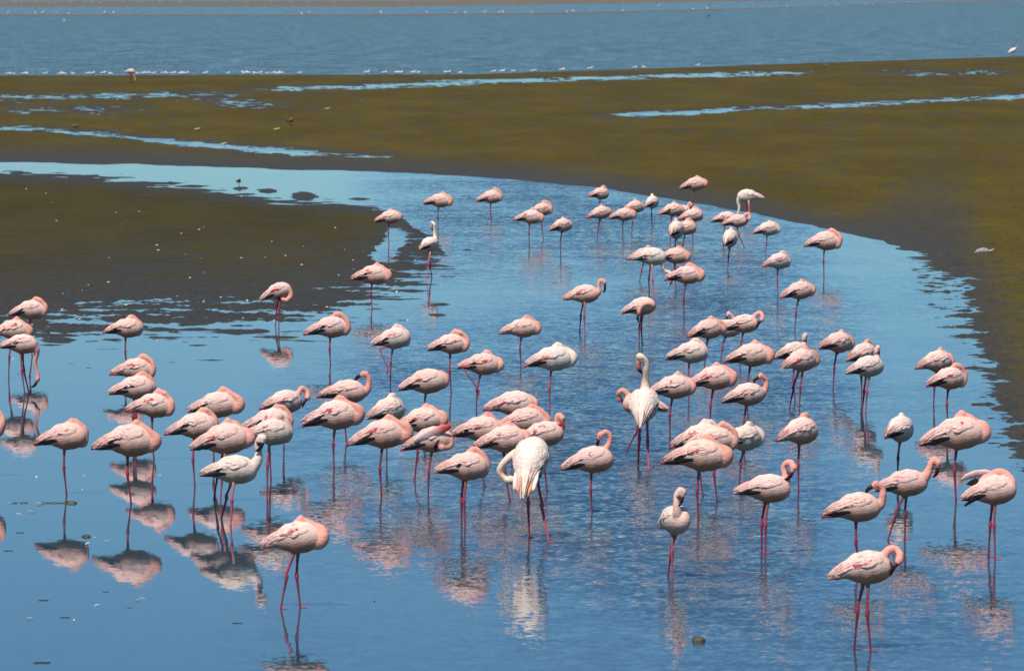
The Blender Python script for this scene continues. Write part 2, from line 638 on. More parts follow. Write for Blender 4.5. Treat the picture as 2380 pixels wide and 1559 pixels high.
class MB:
    """collects verts, faces and colour for one mesh"""
    def __init__(self):
        self.V, self.Fq, self.C, self.n = [], [], [], 0
        self.extra = {}

    def add(self, V, Q, C):
        V = np.asarray(V, float)
        C = np.asarray(C, float)
        if C.ndim == 1:
            C = np.tile(C, (len(V), 1))
        self.V.append(V)
        self.C.append(np.concatenate([C[:, :3], np.ones((len(V), 1))], 1))
        for f in Q:
            f = [int(i) + self.n for i in f]
            if f[0] == f[-1]:
                f = f[:-1]
            self.Fq.append(tuple(f))
        self.n += len(V)

    def build(self, name, mat, parent=None, extra=None):
        at = {'Col': ('FLOAT_COLOR', np.concatenate(self.C))}
        for k2, v in (extra or {}).items():
            at[k2] = ('FLOAT', v)
        return mesh_obj(name, np.concatenate(self.V), self.Fq, mat, parent, at)


def make_plumage(name, streak, bump, rough=0.85, masks=False):
    k = NT(name)
    tc = k.n('ShaderNodeTexCoord').outputs['Object']
    c = k.attr('Col', 'Color')
    f = k.noise(k.stretch(tc, 9, 26, 40), 1.6, 4.0, 0.6)
    mr = k.n('ShaderNodeMapRange')
    mr.inputs['From Min'].default_value = 0.3
    mr.inputs['From Max'].default_value = 0.7
    mr.inputs['To Min'].default_value = 1 - streak
    mr.inputs['To Max'].default_value = 1 + streak * 0.35
    k.l(f, mr.inputs['Value'])
    g = k.n('ShaderNodeCombineColor')
    k.l(k.math('ADD', k.math('MULTIPLY', mr.outputs[0], 0.45), 0.55), g.inputs[0])
    k.l(mr.outputs[0], g.inputs[1])
    k.l(mr.outputs[0], g.inputs[2])
    base = k.mix(1.0, c, g.outputs[0], 'MULTIPLY')
    vo = k.n('ShaderNodeTexVoronoi', voronoi_dimensions='3D', feature='F1')
    vo.inputs['Scale'].default_value = 1.0
    vo.inputs['Randomness'].default_value = 0.8
    k.l(k.stretch(tc, 24, 30, 46), vo.inputs['Vector'])
    if masks:
        sepv = k.n('ShaderNodeSeparateColor')
        k.l(vo.outputs['Color'], sepv.inputs[0])
        base = k.mix(k.math('MULTIPLY', sepv.outputs[0], 0.55), base, k.mix(1.0, base, (1.0, 0.74, 0.70), 'MULTIPLY'))
    if masks:
        nz = k.noise(k.stretch(tc, 16, 30, 34), 1.5, 3.0, 0.65)
        rm = k.ramp(k.math('ADD', k.attr('red'), k.math('MULTIPLY', k.math('SUBTRACT', nz, 0.5), 1.9)), 0.50, 0.86)
        base = k.mix(k.math('MULTIPLY', rm, 0.9), base, k.attr('RedCol', 'Color'))
        nb = k.noise(k.stretch(tc, 7, 30, 60), 1.2, 2.0, 0.5)
        bm = k.ramp(k.math('ADD', k.attr('blk'), k.math('MULTIPLY', k.math('SUBTRACT', nb, 0.5), 0.8)), 0.45, 0.62)
        base = k.mix(bm, base, (0.018, 0.015, 0.018))
    k.l(base, k.p.inputs['Base Color'])
    k.p.inputs['Roughness'].default_value = rough
    k.p.inputs['Specular IOR Level'].default_value = 0.15
    bp = k.n('ShaderNodeBump')
    bp.inputs['Strength'].default_value = bump
    bp.inputs['Distance'].default_value = 0.02
    hgt = k.math('ADD', k.noise(k.stretch(tc, 10, 26, 44), 1.9, 3.0, 0.6), k.math('MULTIPLY', vo.outputs['Distance'], -0.5 if masks else -0.25))
    k.l(hgt, bp.inputs['Height'])
    k.l(bp.outputs[0], k.p.inputs['Normal'])
    return k.m


M_PLUM = make_plumage('plumage', 0.17, 0.30)
M_WING = make_plumage('wing_feathers', 0.22, 0.48, masks=True)
M_BILL = make_plumage('bill_horn', 0.10, 0.05, rough=0.35)

# torso: (x, z, r) along the body, x forward
TORSO = np.array([(-0.345, -0.058, 0.008), (-0.26, -0.036, 0.027), (-0.17, -0.006, 0.060), (-0.07, 0.012, 0.098), (0.03, 0.012, 0.114), (0.11, 0.004, 0.106), (0.16, -0.006, 0.084)], float)
BELLY = [(-0.09, 0, -0.022, 0.070), (0.0, 0, -0.034, 0.086), (0.09, 0, -0.03, 0.082)]
YSQ = 1.0
ZS = 1.2             # bodies are a little taller than the generating ellipsoids

POSE = {
    # neck points (x, y, z, r), head (x, y, z), bill direction (None: hidden in the feathers), bill bend direction
    'tuck': ([(0.15, 0, -0.03, 0.060), (0.222, 0.010, -0.030, 0.062), (0.258, 0.018, 0.002, 0.058), (0.240, 0.024, 0.042, 0.044), (0.192, 0.026, 0.078, 0.030), (0.140, 0.022, 0.108, 0.025), (0.095, 0.014, 0.130, 0.026)], (0.060, 0.008, 0.138), None, None),
    'tuckback': ([(0.15, 0, -0.03, 0.062), (0.198, 0.02, -0.045, 0.056), (0.232, 0.034, -0.005, 0.046), (0.236, 0.038, 0.045, 0.035), (0.208, 0.036, 0.088, 0.030), (0.162, 0.034, 0.122, 0.030), (0.125, 0.03, 0.142, 0.032)], (0.080, 0.022, 0.146), None, None),
    'flat': ([(0.15, 0, -0.02, 0.066), (0.215, 0.02, -0.02, 0.06), (0.24, 0.03, 0.02, 0.045), (0.19, 0.05, 0.06, 0.036), (0.12, 0.06, 0.075, 0.03)], (0.07, 0.06, 0.078), None, None),
    'upright': ([(0.14, 0, 0.0, 0.078), (0.205, 0, 0.035, 0.062), (0.245, 0, 0.10, 0.046), (0.258, 0, 0.17, 0.036), (0.252, 0, 0.24, 0.032), (0.270, -0.01, 0.285, 0.032)], (0.306, -0.028, 0.288), (-0.30, -0.22, -1), (-1, 0, 0)),
    'curve_up': ([(0.15, 0, -0.01, 0.06), (0.215, 0, -0.005, 0.046), (0.252, 0, 0.04, 0.036), (0.246, 0, 0.10, 0.03), (0.262, 0, 0.155, 0.027), (0.305, 0, 0.168, 0.027)], (0.338, 0, 0.150), (0.12, 0, -1), (-1, 0, 0)),
    'preen_back': ([(0.15, 0, -0.02, 0.062), (0.215, 0, -0.005, 0.05), (0.258, 0, 0.04, 0.041), (0.278, 0, 0.10, 0.034), (0.272, 0, 0.155, 0.029), (0.245, 0, 0.188, 0.028)], (0.205, 0, 0.195), (-1, 0, -0.38), (0, 0, -1)),
    'preen_loop': ([(0.12, 0.0, 0.06, 0.05), (0.17, 0.03, 0.10, 0.035), (0.215, 0.04, 0.155, 0.028), (0.222, 0.04, 0.215, 0.027), (0.192, 0.03, 0.250, 0.027), (0.15, 0.02, 0.252, 0.028)], (0.115, 0.0, 0.232), (-0.55, 0, -1), (1, 0, -0.4)),
    'preen_high': ([(0.14, 0, 0.02, 0.062), (0.2, 0.01, 0.05, 0.046), (0.195, 0.03, 0.12, 0.034), (0.168, 0.03, 0.19, 0.029), (0.195, 0.01, 0.236, 0.028), (0.24, -0.01, 0.232, 0.03)], (0.268, -0.03, 0.198), (-0.42, -0.05, -1), (-1, 0, 0)),
    'preen_chest': ([(0.13, -0.02, 0.04, 0.05), (0.19, -0.02, 0.10, 0.036), (0.235, -0.02, 0.140, 0.031), (0.286, -0.03, 0.128, 0.029), (0.310, -0.055, 0.085, 0.030)], (0.296, -0.072, 0.045), (-0.85, -0.38, -0.62), (-0.6, 0, -1)),
    'neck_forward': ([(0.14, 0, 0.015, 0.068), (0.21, 0, 0.05, 0.052), (0.262, 0, 0.105, 0.038), (0.292, 0, 0.165, 0.031), (0.325, 0, 0.195, 0.030)], (0.366, 0, 0.172), (-0.15, 0, -1), (-1, 0, 0)),
    'feed': ([(0.14, 0, -0.02, 0.066), (0.205, 0, -0.05, 0.052), (0.222, 0, -0.12, 0.038), (0.206, 0, -0.21, 0.030), (0.222, 0, -0.30, 0.026), (0.246, 0, -0.37, 0.026)], (0.254, 0, -0.425), (-0.42, 0, -1), (-1, 0, 0)),
    'low_neck': ([(0.14, 0, -0.02, 0.066), (0.195, 0, -0.08, 0.046), (0.205, 0, -0.145, 0.034), (0.225, 0, -0.19, 0.028), (0.27, 0, -0.205, 0.027), (0.305, 0, -0.215, 0.027)], (0.335, 0, -0.25), (0.3, 0, -1), (-1, 0, 0)),
    'tall': ([(0.14, 0, 0.02, 0.066), (0.19, 0, 0.09, 0.042), (0.20, -0.005, 0.18, 0.030), (0.185, -0.012, 0.27, 0.025), (0.18, -0.008, 0.34, 0.024), (0.18, 0.012, 0.375, 0.024)], (0.18, 0.036, 0.375), (0, 0.22, -1), (0, -1, 0)),
    'rear_preen': ([(0.10, 0.05, 0.02, 0.05), (0.06, 0.12, 0.02, 0.033), (0.02, 0.19, 0.0, 0.024), (-0.01, 0.225, -0.045, 0.022), (-0.03, 0.22, -0.095, 0.022), (-0.04, 0.19, -0.125, 0.022)], (-0.05, 0.155, -0.13), (-0.1, -1, 0.1), (0, 0, 1)),
    'front_preen': ([(0.13, -0.02, 0.02, 0.062), (0.175, -0.055, 0.07, 0.045), (0.19, -0.07, 0.14, 0.035), (0.19, -0.055, 0.21, 0.03), (0.195, -0.02, 0.26, 0.031)], (0.205, 0.0, 0.245), (0.12, -0.25, -1), (0, -1, 0)),
    'preen_side': ([(0.15, -0.02, 0.0, 0.062), (0.19, -0.06, -0.005, 0.045), (0.14, -0.108, 0.028, 0.034), (0.06, -0.128, 0.042, 0.028), (0.0, -0.13, 0.012, 0.027), (-0.03, -0.12, -0.03, 0.027)], (-0.05, -0.115, -0.065), (-0.6, 0, -1), (1, 0, 0)),
    'preen_under': ([(0.15, 0, 0.0, 0.066), (0.198, -0.02, -0.05, 0.05), (0.19, -0.04, -0.115, 0.038), (0.145, -0.05, -0.16, 0.033), (0.09, -0.05, -0.165, 0.032)], (0.045, -0.05, -0.14), (-1, 0, 0.5), (0, 0, 1)),
    'preen_breast': ([(0.15, 0, 0.0, 0.066), (0.2, 0.02, 0.05, 0.046), (0.175, 0.03, 0.115, 0.036), (0.18, 0.02, 0.155, 0.032), (0.21, 0.0, 0.165, 0.034)], (0.238, -0.01, 0.145), (0.08, 0, -1), (-1, 0, 0)),
    'head_up': ([(0.13, 0, 0.03, 0.062), (0.175, 0.02, 0.09, 0.04), (0.165, 0.02, 0.15, 0.03), (0.17, 0.02, 0.19, 0.028)], (0.19, 0.02, 0.212), (0.1, 0, -1), (-1, 0, 0)),
    'head_back': ([(0.14, 0, 0.0, 0.066), (0.18, 0.02, 0.07, 0.046), (0.12, 0.02, 0.13, 0.032), (0.06, 0.02, 0.175, 0.028)], (0.022, 0.02, 0.198), (-0.4, 0, -1), (1, 0, 0)),
    'under_wing': ([(0.15, 0, 0, 0.07), (0.195, 0.02, 0.06, 0.05), (0.14, 0.05, 0.125, 0.036), (0.06, 0.06, 0.145, 0.03), (-0.02, 0.06, 0.13, 0.028)], (-0.07, 0.06, 0.105), None, None),
    'wing_preen': ([(0.13, 0, 0.02, 0.062), (0.195, -0.02, 0.035, 0.04), (0.225, -0.03, -0.005, 0.034), (0.215, -0.04, -0.06, 0.031), (0.16, -0.06, -0.085, 0.031)], (0.11, -0.09, -0.072), (-1, -0.1, 0.5), (0, 0, 1)),
}
TUCKED = ('tuck', 'tuckback', 'flat', 'under_wing')

PAL = {  # colours: back, belly (shade painted in), neck, wing patch, leg, bill base, bill tip
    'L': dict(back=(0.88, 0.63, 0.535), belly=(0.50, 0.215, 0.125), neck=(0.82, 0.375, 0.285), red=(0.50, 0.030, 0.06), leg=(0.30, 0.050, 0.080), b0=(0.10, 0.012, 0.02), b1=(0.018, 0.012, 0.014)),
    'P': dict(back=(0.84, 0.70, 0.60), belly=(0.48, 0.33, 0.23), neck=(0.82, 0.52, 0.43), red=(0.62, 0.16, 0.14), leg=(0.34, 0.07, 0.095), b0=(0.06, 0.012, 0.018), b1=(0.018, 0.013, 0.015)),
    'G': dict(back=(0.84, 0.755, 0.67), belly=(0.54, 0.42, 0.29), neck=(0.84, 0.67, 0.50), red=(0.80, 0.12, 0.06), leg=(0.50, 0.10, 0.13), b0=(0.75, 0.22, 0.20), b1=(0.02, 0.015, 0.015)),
}


def jit(c, a):
    f = 1 + rng.uniform(-a, a)
    return tuple(min(0.92, x * f * (1 + rng.uniform(-a, a) * 0.4)) for x in c)


def spline(pts, m):
    """Catmull-Rom through the points, m steps a span"""
    P = np.asarray(pts, float)
    P = np.concatenate([2 * P[:1] - P[1:2], P, 2 * P[-1:] - P[-2:-1]])
    out = []
    for i in range(1, len(P) - 2):
        for j in range(m):
            t = j / m
            out.append(0.5 * (2 * P[i] + (P[i + 1] - P[i - 1]) * t + (2 * P[i - 1] - 5 * P[i] + 4 * P[i + 1] - P[i + 2]) * t * t + (3 * P[i] - P[i - 1] - 3 * P[i + 1] + P[i + 2]) * t ** 3))
    out.append(P[-2])
    return [tuple(p) for p in out]


def rot_pitch(V, deg):
    t = math.radians(deg)
    c, s = math.cos(t), math.sin(t)
    V = np.asarray(V, float)
    return np.stack([V[..., 0] * c - V[..., 2] * s, V[..., 1], V[..., 0] * s + V[..., 2] * c], -1)


def make_flamingo(b, single=False):
    """b: dict with place, pose, palette; returns the parent object"""
    sp = b.get('sp', 'L')
    pal = PAL[sp]
    pose = b['pose']
    neck, head, bd, bb = POSE[pose]
    side = b.get('side', random.choice((-1, 1)) if pose in ('tuck', 'tuckback') else 1)
    if pose == 'flat':
        side = b.get('side', 1)
    jn = 0.006 if not single else 0
    fat = rng.uniform(0.95, 1.06)
    hb = rng.uniform(-0.02, 0.02) if pose in ('tuck', 'tuckback') else 0.0
    N = []
    for i, p in enumerate(neck):
        t = i / (len(neck) - 1)
        N.append((p[0] + rng.uniform(-jn, jn) + hb * t, p[1] * side + rng.uniform(-jn, jn), p[2] + rng.uniform(-jn, jn) * (1 + t), p[3] * rng.uniform(0.94, 1.06)))
    hd = np.array([head[0] + hb, head[1] * side, head[2] + rng.uniform(-jn, jn)])
    N = spline(N, 3)
    zs = 1.0 if pose in ('tall', 'rear_preen') else (1.22 if pose in TUCKED else 1.17)
    s, ox, oz, yaw, pit = b['s'], b['ox'], b['oz'], b['yaw'], b.get('pitch', 0.0)
    T = TORSO.copy()
    T[:, 2] *= fat
    T[:2, 1] += rng.uniform(-0.012, 0.008)
    P4 = [(x, 0, z, r) for x, z, r in T]
    h = b['vox'] / s
    allp = np.array([p[:3] for p in P4] + [p[:3] for p in N] + [tuple(hd)])
    rr = 0.125
    lo = np.array([min(allp[:, 0].min() - 0.03, -0.36), min(allp[:, 1].min() - 0.07, -0.16), min(allp[:, 2].min() - 0.07, -0.17)])
    hi = np.array([max(allp[:, 0].max() + 0.09, 0.29), max(allp[:, 1].max() + 0.07, 0.16), max(allp[:, 2].max() + 0.07, 0.18)])
    dims = np.ceil((hi - lo) / h).astype(int) + 2
    ax = [lo[i] + h * np.arange(dims[i]) for i in range(3)]
    G = np.stack(np.meshgrid(*ax, indexing='ij'), -1).astype(np.float32)
    bill_dir = None if bd is None else np.array(bd, float) / np.linalg.norm(bd)
    hvec = bill_dir if bill_dir is not None else np.array([-1.5, 0, -0.55])
    if bill_dir is not None and side < 0:
        bill_dir = bill_dir * np.array([1, -1, 1]); hvec = bill_dir
    hr = 0.034 if sp != 'G' else 0.030
    HEAD = [tuple(hd) + (hr,), tuple(hd + hvec * 0.030) + (hr * 0.74,)]
    NH = N + [HEAD[0]]

    def torso_field(Pn):
        Q = Pn * np.array([1, 1 / YSQ, 1], np.float32)
        return smin(chain_sdf(Q, P4, 0.03), chain_sdf(Q, BELLY, 0.02), 0.03)

    def fields(Pn):
        ft = torso_field(Pn)
        fn = chain_sdf(Pn, NH, 0.006)
        fh = chain_sdf(Pn, HEAD, 0.01)
        return ft, smin(fn, fh, 0.012)
    ft, fn = fields(G)
    Fv = smin(ft, fn, 0.007)
    Fv = np.where(Fv == 0, 1e-6, Fv)
    V, Q = surface_net(Fv, lo, h)
    ft, fn = fields(V.astype(np.float32))
    # feather colour; the belly is browned to paint in underside shade
    pale_t = rng.uniform(0, 1) if sp == 'L' else 0.0
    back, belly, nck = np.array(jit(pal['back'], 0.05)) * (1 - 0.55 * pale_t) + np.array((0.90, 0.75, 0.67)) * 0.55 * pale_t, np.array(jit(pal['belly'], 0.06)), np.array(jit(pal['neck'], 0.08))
    if sp == 'G':
        nck = np.array(jit(pal['neck'], 0.04))
    if b.get('pale'):
        nck = nck * 0.5 + back * 0.5
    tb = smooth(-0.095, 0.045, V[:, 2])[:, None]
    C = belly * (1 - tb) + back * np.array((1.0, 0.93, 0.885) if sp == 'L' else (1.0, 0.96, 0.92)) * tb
    brst = smooth(0.10, 0.24, V[:, 0])[:, None]
    bw = 0.28 if pose in TUCKED else 0.6
    C = C * (1 - bw * brst) + nck * bw * brst
    tl = (1 - smooth(-0.34, -0.27, V[:, 0]))[:, None]
    C = C * (1 - 0.5 * tl) + np.array((0.8, 0.33, 0.28)) * 0.5 * tl
    wn_ = smooth(-0.008, 0.008, ft - fn)[:, None]
    C = C * (1 - wn_) + nck * wn_
    # ring of bare skin at the bill base
    if bill_dir is not None:
        hb_ = smooth(0.035, 0.060, (V - hd) @ bill_dir)[:, None] * (np.linalg.norm(V - hd, axis=1) < 0.09)[:, None]
        C = C * (1 - hb_) + np.array(pal['b0']) * hb_
    mb = MB()
    place = lambda A: rot_pitch(np.asarray(A, float) * np.array([1, 1, zs]), pit) * s + np.array([ox, 0, oz])
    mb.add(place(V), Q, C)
    # legs, grown out of the belly
    leg = np.array(jit(pal['leg'], 0.12))
    hipz = -0.085
    feet = b['feet']
    for i, (fx, fy) in enumerate(feet):
        yy = (0.028 if fy > feet[1 - i][1] else -0.028) if len(feet) > 1 else rng.uniform(-0.02, 0.02)
        hip = place(np.array([[-0.012 + (0.02 if i else 0), yy, hipz]]))[0]
        foot = np.array([fx, fy, -0.01])
        tib = hip + (foot - hip) * 0.10
        ank = hip + (foot - hip) * rng.uniform(0.42, 0.47) + np.array([-0.012 + rng.uniform(-0.008, 0.006), rng.uniform(-0.006, 0.006), 0])
        r0 = 0.0110 * s ** 0.5
        pts = [hip + np.array([0, 0, 0.03]), tib, hip + (ank - hip) * 0.6, ank + np.array([0, 0, 0.022]), ank, ank - np.array([0, 0, 0.022]), ank + (foot - ank) * 0.5, ank + (foot - ank) * 0.93, foot]
        rad = [r0 * 3.0, r0 * 1.5, r0 * 1.0, r0 * 1.25, r0 * 1.9, r0 * 1.3, r0 * 0.82, r0 * 0.9, r0 * 1.15]
        lc = np.tile(leg, (len(pts) * 7 + 2, 1))
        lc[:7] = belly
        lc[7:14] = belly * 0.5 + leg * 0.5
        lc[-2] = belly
        lc[42:] *= np.array((0.80, 0.85, 0.85))
        lc[28:35] *= np.array((1.25, 1.1, 1.1))
        TV, TQ = tube(pts, rad)
        mb.add(TV, TQ, lc)
        # webbed foot lying at the water's skin
        if not b.get('web'):
            continue
        fz = 0.004
        yaw_f = rng.uniform(-0.3, 0.3)
        cf, sf = math.cos(yaw_f), math.sin(yaw_f)
        toes = [(0.0, 0, 0.014), (0.055, 0.03, fz), (0.075, 0.0, fz), (0.055, -0.03, fz), (-0.01, 0, fz)]
        W = np.array([(fx + (x * cf - y * sf) * s, fy + (x * sf + y * cf) * s, z) for x, y, z in toes])
        mb.add(W, [(0, 3, 2, 0), (0, 2, 1, 0), (0, 1, 4, 0), (0, 4, 3, 0)], leg * 1.15)
    if len(feet) == 1 and b.get('knob', True) and pose != 'under_wing':
        ky = rng.choice((-1, 1)) * 0.02
        kn = b.get('knee')      # a raised leg that hangs free instead of being folded away
        if kn is None:
            ex = rng.uniform(-0.385, -0.345)
            pts = [(-0.02, ky, -0.07), (-0.15, ky, -0.060), (ex + 0.03, ky * 0.6, -0.066), (ex + 0.012, ky * 0.6, -0.067), (ex, ky * 0.6, -0.068), (ex + 0.02, ky * 0.6, -0.070), (-0.16, ky, -0.070), (-0.03, ky, -0.105), (-0.01, ky, -0.135)]
            rad = [0.016, 0.011, 0.010, 0.019, 0.014, 0.010, 0.009, 0.009, 0.016]
        else:
            pts = [(-0.05, -0.05, -0.075), (kn[0] * 0.7, -0.06, kn[1] * 0.8 - 0.01), (kn[0], -0.06, kn[1]), (kn[0] + 0.006, -0.06, kn[1] - 0.02), ((kn[0] + kn[2]) / 2, -0.06, (kn[1] + kn[3]) / 2), (kn[2], -0.06, kn[3]), (kn[2] - 0.015, -0.06, kn[3] - 0.035), (kn[2] - 0.03, -0.06, kn[3] - 0.06)]
            rad = [0.016, 0.010, 0.015, 0.010, 0.008, 0.011, 0.015, 0.006]
        TV, TQ = tube(pts, np.array(rad))
        mb.add(place(TV), TQ, leg * np.array((1.2, 1.0, 0.95)))

    # folded wings
    def wing_mesh(sd):
        nu, nv = 30, 12
        us, vs = np.linspace(0, 1, nu), np.linspace(0, 1, nv)
        U, Vv = np.meshgrid(us, vs, indexing='ij')
        x = 0.168 - U * 0.515
        xs_ = T[:, 0]
        r = np.interp(x, xs_, T[:, 2])
        c = np.interp(x, xs_, T[:, 1])
        # round off the radius near the breast end
        r = np.maximum(r, 0.016 * np.sqrt(np.clip(1 - U, 0, 1)) + 0.006)
        ph_u = np.interp(U, [0, 0.15, 0.6, 0.9, 1], [48, 76, 84, 80, 60])
        ph_l = np.interp(U, [0, 0.1, 0.3, 0.55, 0.75, 0.9, 1], [40, 14, -8, -12, -12, -4, 20])
        scal = 5.0 * np.abs(np.sin(U * 21 + sd)) * smooth(0.25, 0.5, U)
        ph = np.radians(ph_l + scal + (ph_u - ph_l) * Vv)
        edge = np.minimum(np.minimum(Vv * 6, (1 - Vv) * 6), np.minimum(U * 10, 1))
        off = -0.008 + 0.019 * np.clip(edge, 0, 1) ** 0.7 * (1 - 0.6 * U)
        off = off + 0.0025 * fbm(U * 14 + b['seed'], Vv * 9 + sd * 5, 2, 3)
        # lay the wing on the real skin of the body
        rs_ = np.linspace(0.0, 0.19, 96)
        dy_, dz_ = sd * YSQ * np.cos(ph), np.sin(ph)
        PR = np.stack([np.broadcast_to(x[..., None], x.shape + (96,)), dy_[..., None] * rs_, c[..., None] + dz_[..., None] * rs_], -1).astype(np.float32)
        fr = torso_field(PR) < 0
        skin = np.where(fr.any(-1), rs_[95 - np.argmax(fr[..., ::-1], -1)], 0.0)
        R = np.maximum(skin + 0.001, 0.016 * np.sqrt(np.clip(1 - U, 0, 1)) + 0.006) + off
        y = sd * YSQ * R * np.cos(ph)
        z = c + R * np.sin(ph)
        WV = np.stack([x, y, z], -1).reshape(-1, 3)
        ids = np.arange(nu * nv).reshape(nu, nv)
        WQ = np.stack([ids[:-1, :-1], ids[1:, :-1], ids[1:, 1:], ids[:-1, 1:]], -1).reshape(-1, 4)
        if sd < 0:
            WQ = WQ[:, ::-1]
        wb = MB()
        u, v = U.ravel(), Vv.ravel()
        pinkish = (fbm(u * 6 + b['seed'] * 3.1, v * 4 + sd, 3, 21) * 0.5 + 0.5)[:, None]
        wc = back * (1 - 0.22 * pinkish) + np.array(nck) * 0.22 * pinkish
        tipc = smooth(0.82, 1.0, u)[:, None] * 0.45
        wc = wc * (1 - tipc) + np.array((0.82, 0.40, 0.34) if sp != 'G' else (0.9, 0.55, 0.42)) * tipc
        rd = b.get('red', 0.75) * 1.8
        pc = [(rng.uniform(0.38, 0.56), rng.uniform(0.08, 0.32), rng.uniform(0.03, 0.075), rng.uniform(0.07, 0.15), rng.uniform(0.7, 1.05))]
        pc += [(rng.uniform(0.2, 0.62), rng.uniform(0.05, 0.5), rng.uniform(0.025, 0.06), rng.uniform(0.05, 0.12), rng.uniform(0.3, 0.85)) for _ in range(3)]
        red = rd * sum(a_ * np.exp(-((u - u0) / su) ** 2 - ((v - v0) / sv) ** 2) for u0, v0, su, sv, a_ in pc)
        if rd > 2.3:
            red = np.maximum(red, 1.3 * np.exp(-((u - 0.42) / 0.20) ** 2 - ((v - 0.16) / 0.20) ** 2))
        if sp == 'G':
            red = rd * (np.exp(-((u - 0.52) / 0.20) ** 2 - ((v - 0.14) / 0.13) ** 2) + 0.9 * np.exp(-((u - 0.88) / 0.08) ** 2 - ((v - 0.4) / 0.25) ** 2))
        bk = b.get('blk', 0.8)
        blk = bk * smooth(0.40, 0.62, u) * (1 - smooth(0.86, 0.97, u)) * (1 - smooth(0.12, 0.30, v)) * 1.15
        wb.add(place(WV), WQ, wc)
        ex_r, ex_b = [red], [blk]
        # long flight feathers showing below the wing edge
        for q_ in range(3 if bk > 0.25 else 0):
            x0 = -0.045 - 0.03 * q_
            xe = -0.275 - 0.03 * q_ + rng.uniform(-0.02, 0.02)
            pts = []
            for t in (0, 0.25, 0.5, 0.75, 1):
                xx = x0 + (xe - x0) * t
                pa = math.radians(-6 - 15 * math.sin(math.pi * min(1, 0.15 + t * 0.75)) - 5 * q_)
                rq = max(np.interp(xx, xs_, T[:, 2]), 0.012) + (0.0 if t == 0 else 0.013 - 0.006 * t)
                pts.append((xx, sd * YSQ * rq * math.cos(pa), np.interp(xx, xs_, T[:, 1]) + rq * math.sin(pa)))
            TV, TQ = tube(pts, [0.006, 0.014, 0.015, 0.011, 0.003], 6, ((0, 1, 0), 0.25))
            wb.add(place(TV), TQ, (0.018, 0.015, 0.018))
            ex_r.append(np.zeros(len(TV))); ex_b.append(np.ones(len(TV)))
        # overlapping coverts: short feathers whose tips stand a little proud
        W3 = WV.reshape(nu, nv, 3)
        for q_ in range(16):
            iu = int(rng.integers(5, 19))
            iv = int(rng.integers(2, nv - 2))
            ln = int(rng.integers(4, 7))
            pts = []
            for t in range(5):
                kx = min(nu - 1, iu + t * ln / 4.0)
                p0 = W3[int(kx), iv] * (1 - (kx - int(kx))) + W3[min(nu - 1, int(kx) + 1), iv] * (kx - int(kx))
                ph0 = ph[int(kx), iv]
                nrm = np.array([0, sd * math.cos(ph0), math.sin(ph0)])
                pts.append(p0 + nrm * (-0.003 + 0.0016 * t) + np.array([0, 0, -0.002 * t]))
            TV, TQ = tube(pts, [0.005, 0.012, 0.014, 0.011, 0.003], 6, (nrm, 0.26))
            tone = rng.uniform(0.0, 0.30)
            wb.add(place(TV), TQ, back * (1 - tone) + nck * tone)
            ex_r.append(np.full(len(TV), float(red[iu * nv + iv]))); ex_b.append(np.full(len(TV), float(blk[min(nu - 1, iu + ln) * nv + iv])))
        # drooping pale plumes over the tail
        for q_ in range(4):
            x0 = -0.10 - 0.02 * q_
            xe = -0.30 - 0.02 * q_ + rng.uniform(-0.015, 0.015)
            a0 = math.radians(10 + 18 * q_)
            r0_ = np.interp(x0, xs_, T[:, 2]) + 0.014
            c0_ = np.interp(x0, xs_, T[:, 1])
            y0, z0 = sd * YSQ * r0_ * math.cos(a0), c0_ + r0_ * math.sin(a0)
            y1, z1 = sd * (0.022 - 0.004 * q_), np.interp(xe, xs_, T[:, 1]) + 0.003 + 0.005 * q_
            pts = [(x0 + (xe - x0) * t, y0 + (y1 - y0) * t, z0 + (z1 - z0) * t + 0.006 * math.sin(math.pi * t)) for t in (0, 0.3, 0.6, 0.85, 1)]
            TV, TQ = tube(pts, [0.004, 0.012, 0.013, 0.009, 0.002], 6, ((0, 1, 0.3), 0.22))
            wb.add(place(TV), TQ, back * (0.97, 0.90, 0.90))
            ex_r.append(np.full(len(TV), 0.0)); ex_b.append(np.full(len(TV), 0.0))
        return wb, np.concatenate(ex_r), np.concatenate(ex_b)

    root = None
    if single:
        for sd in (-1, 1):
            wb, r_, b_ = wing_mesh(sd)
            cc = np.concatenate(wb.C)
            cc[:, :3] = np.where((b_ > 0.5)[:, None], 0.02, np.where((r_ > 0.6)[:, None], np.array(pal['red']), cc[:, :3]))
            mb.add(np.concatenate(wb.V), wb.Fq, cc)
        o = mb.build('flamingo', M_PLUM)
        o.location = b['loc']
        o.rotation_euler = (0, 0, yaw)
        return o
    root = empty('flamingo', b['loc'], yaw)
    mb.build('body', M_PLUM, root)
    for sd in (-1, 1):
        wb, r_, b_ = wing_mesh(sd)
        wo2 = wb.build('wing', M_WING, root, {'red': r_, 'blk': b_})
        at = wo2.data.attributes.new('RedCol', 'FLOAT_COLOR', 'POINT')
        rc = np.tile(np.array(jit(pal['red'], 0.15) + (1.0,)), (len(wo2.data.vertices), 1)).astype(np.float32)
        at.data.foreach_set('color', rc.ravel())
    if bill_dir is not None:
        bend = np.array(bb, float)
        if side < 0:
            bend = bend * np.array([1, -1, 1])
        bend = bend - bill_dir * (bend @ bill_dir)
        bend /= np.linalg.norm(bend) + 1e-9
        p0 = hd + bill_dir * 0.030
        L = 1.0 if sp != 'G' else 1.05
        pts = [p0, p0 + bill_dir * 0.028 * L, p0 + (bill_dir * 0.052 + bend * 0.003) * L, p0 + (bill_dir * 0.080 + bend * 0.016) * L, p0 + (bill_dir * 0.100 + bend * 0.038) * L, p0 + (bill_dir * 0.106 + bend * 0.054) * L]
        rad = [0.021, 0.020, 0.0195, 0.0165, 0.010, 0.003]
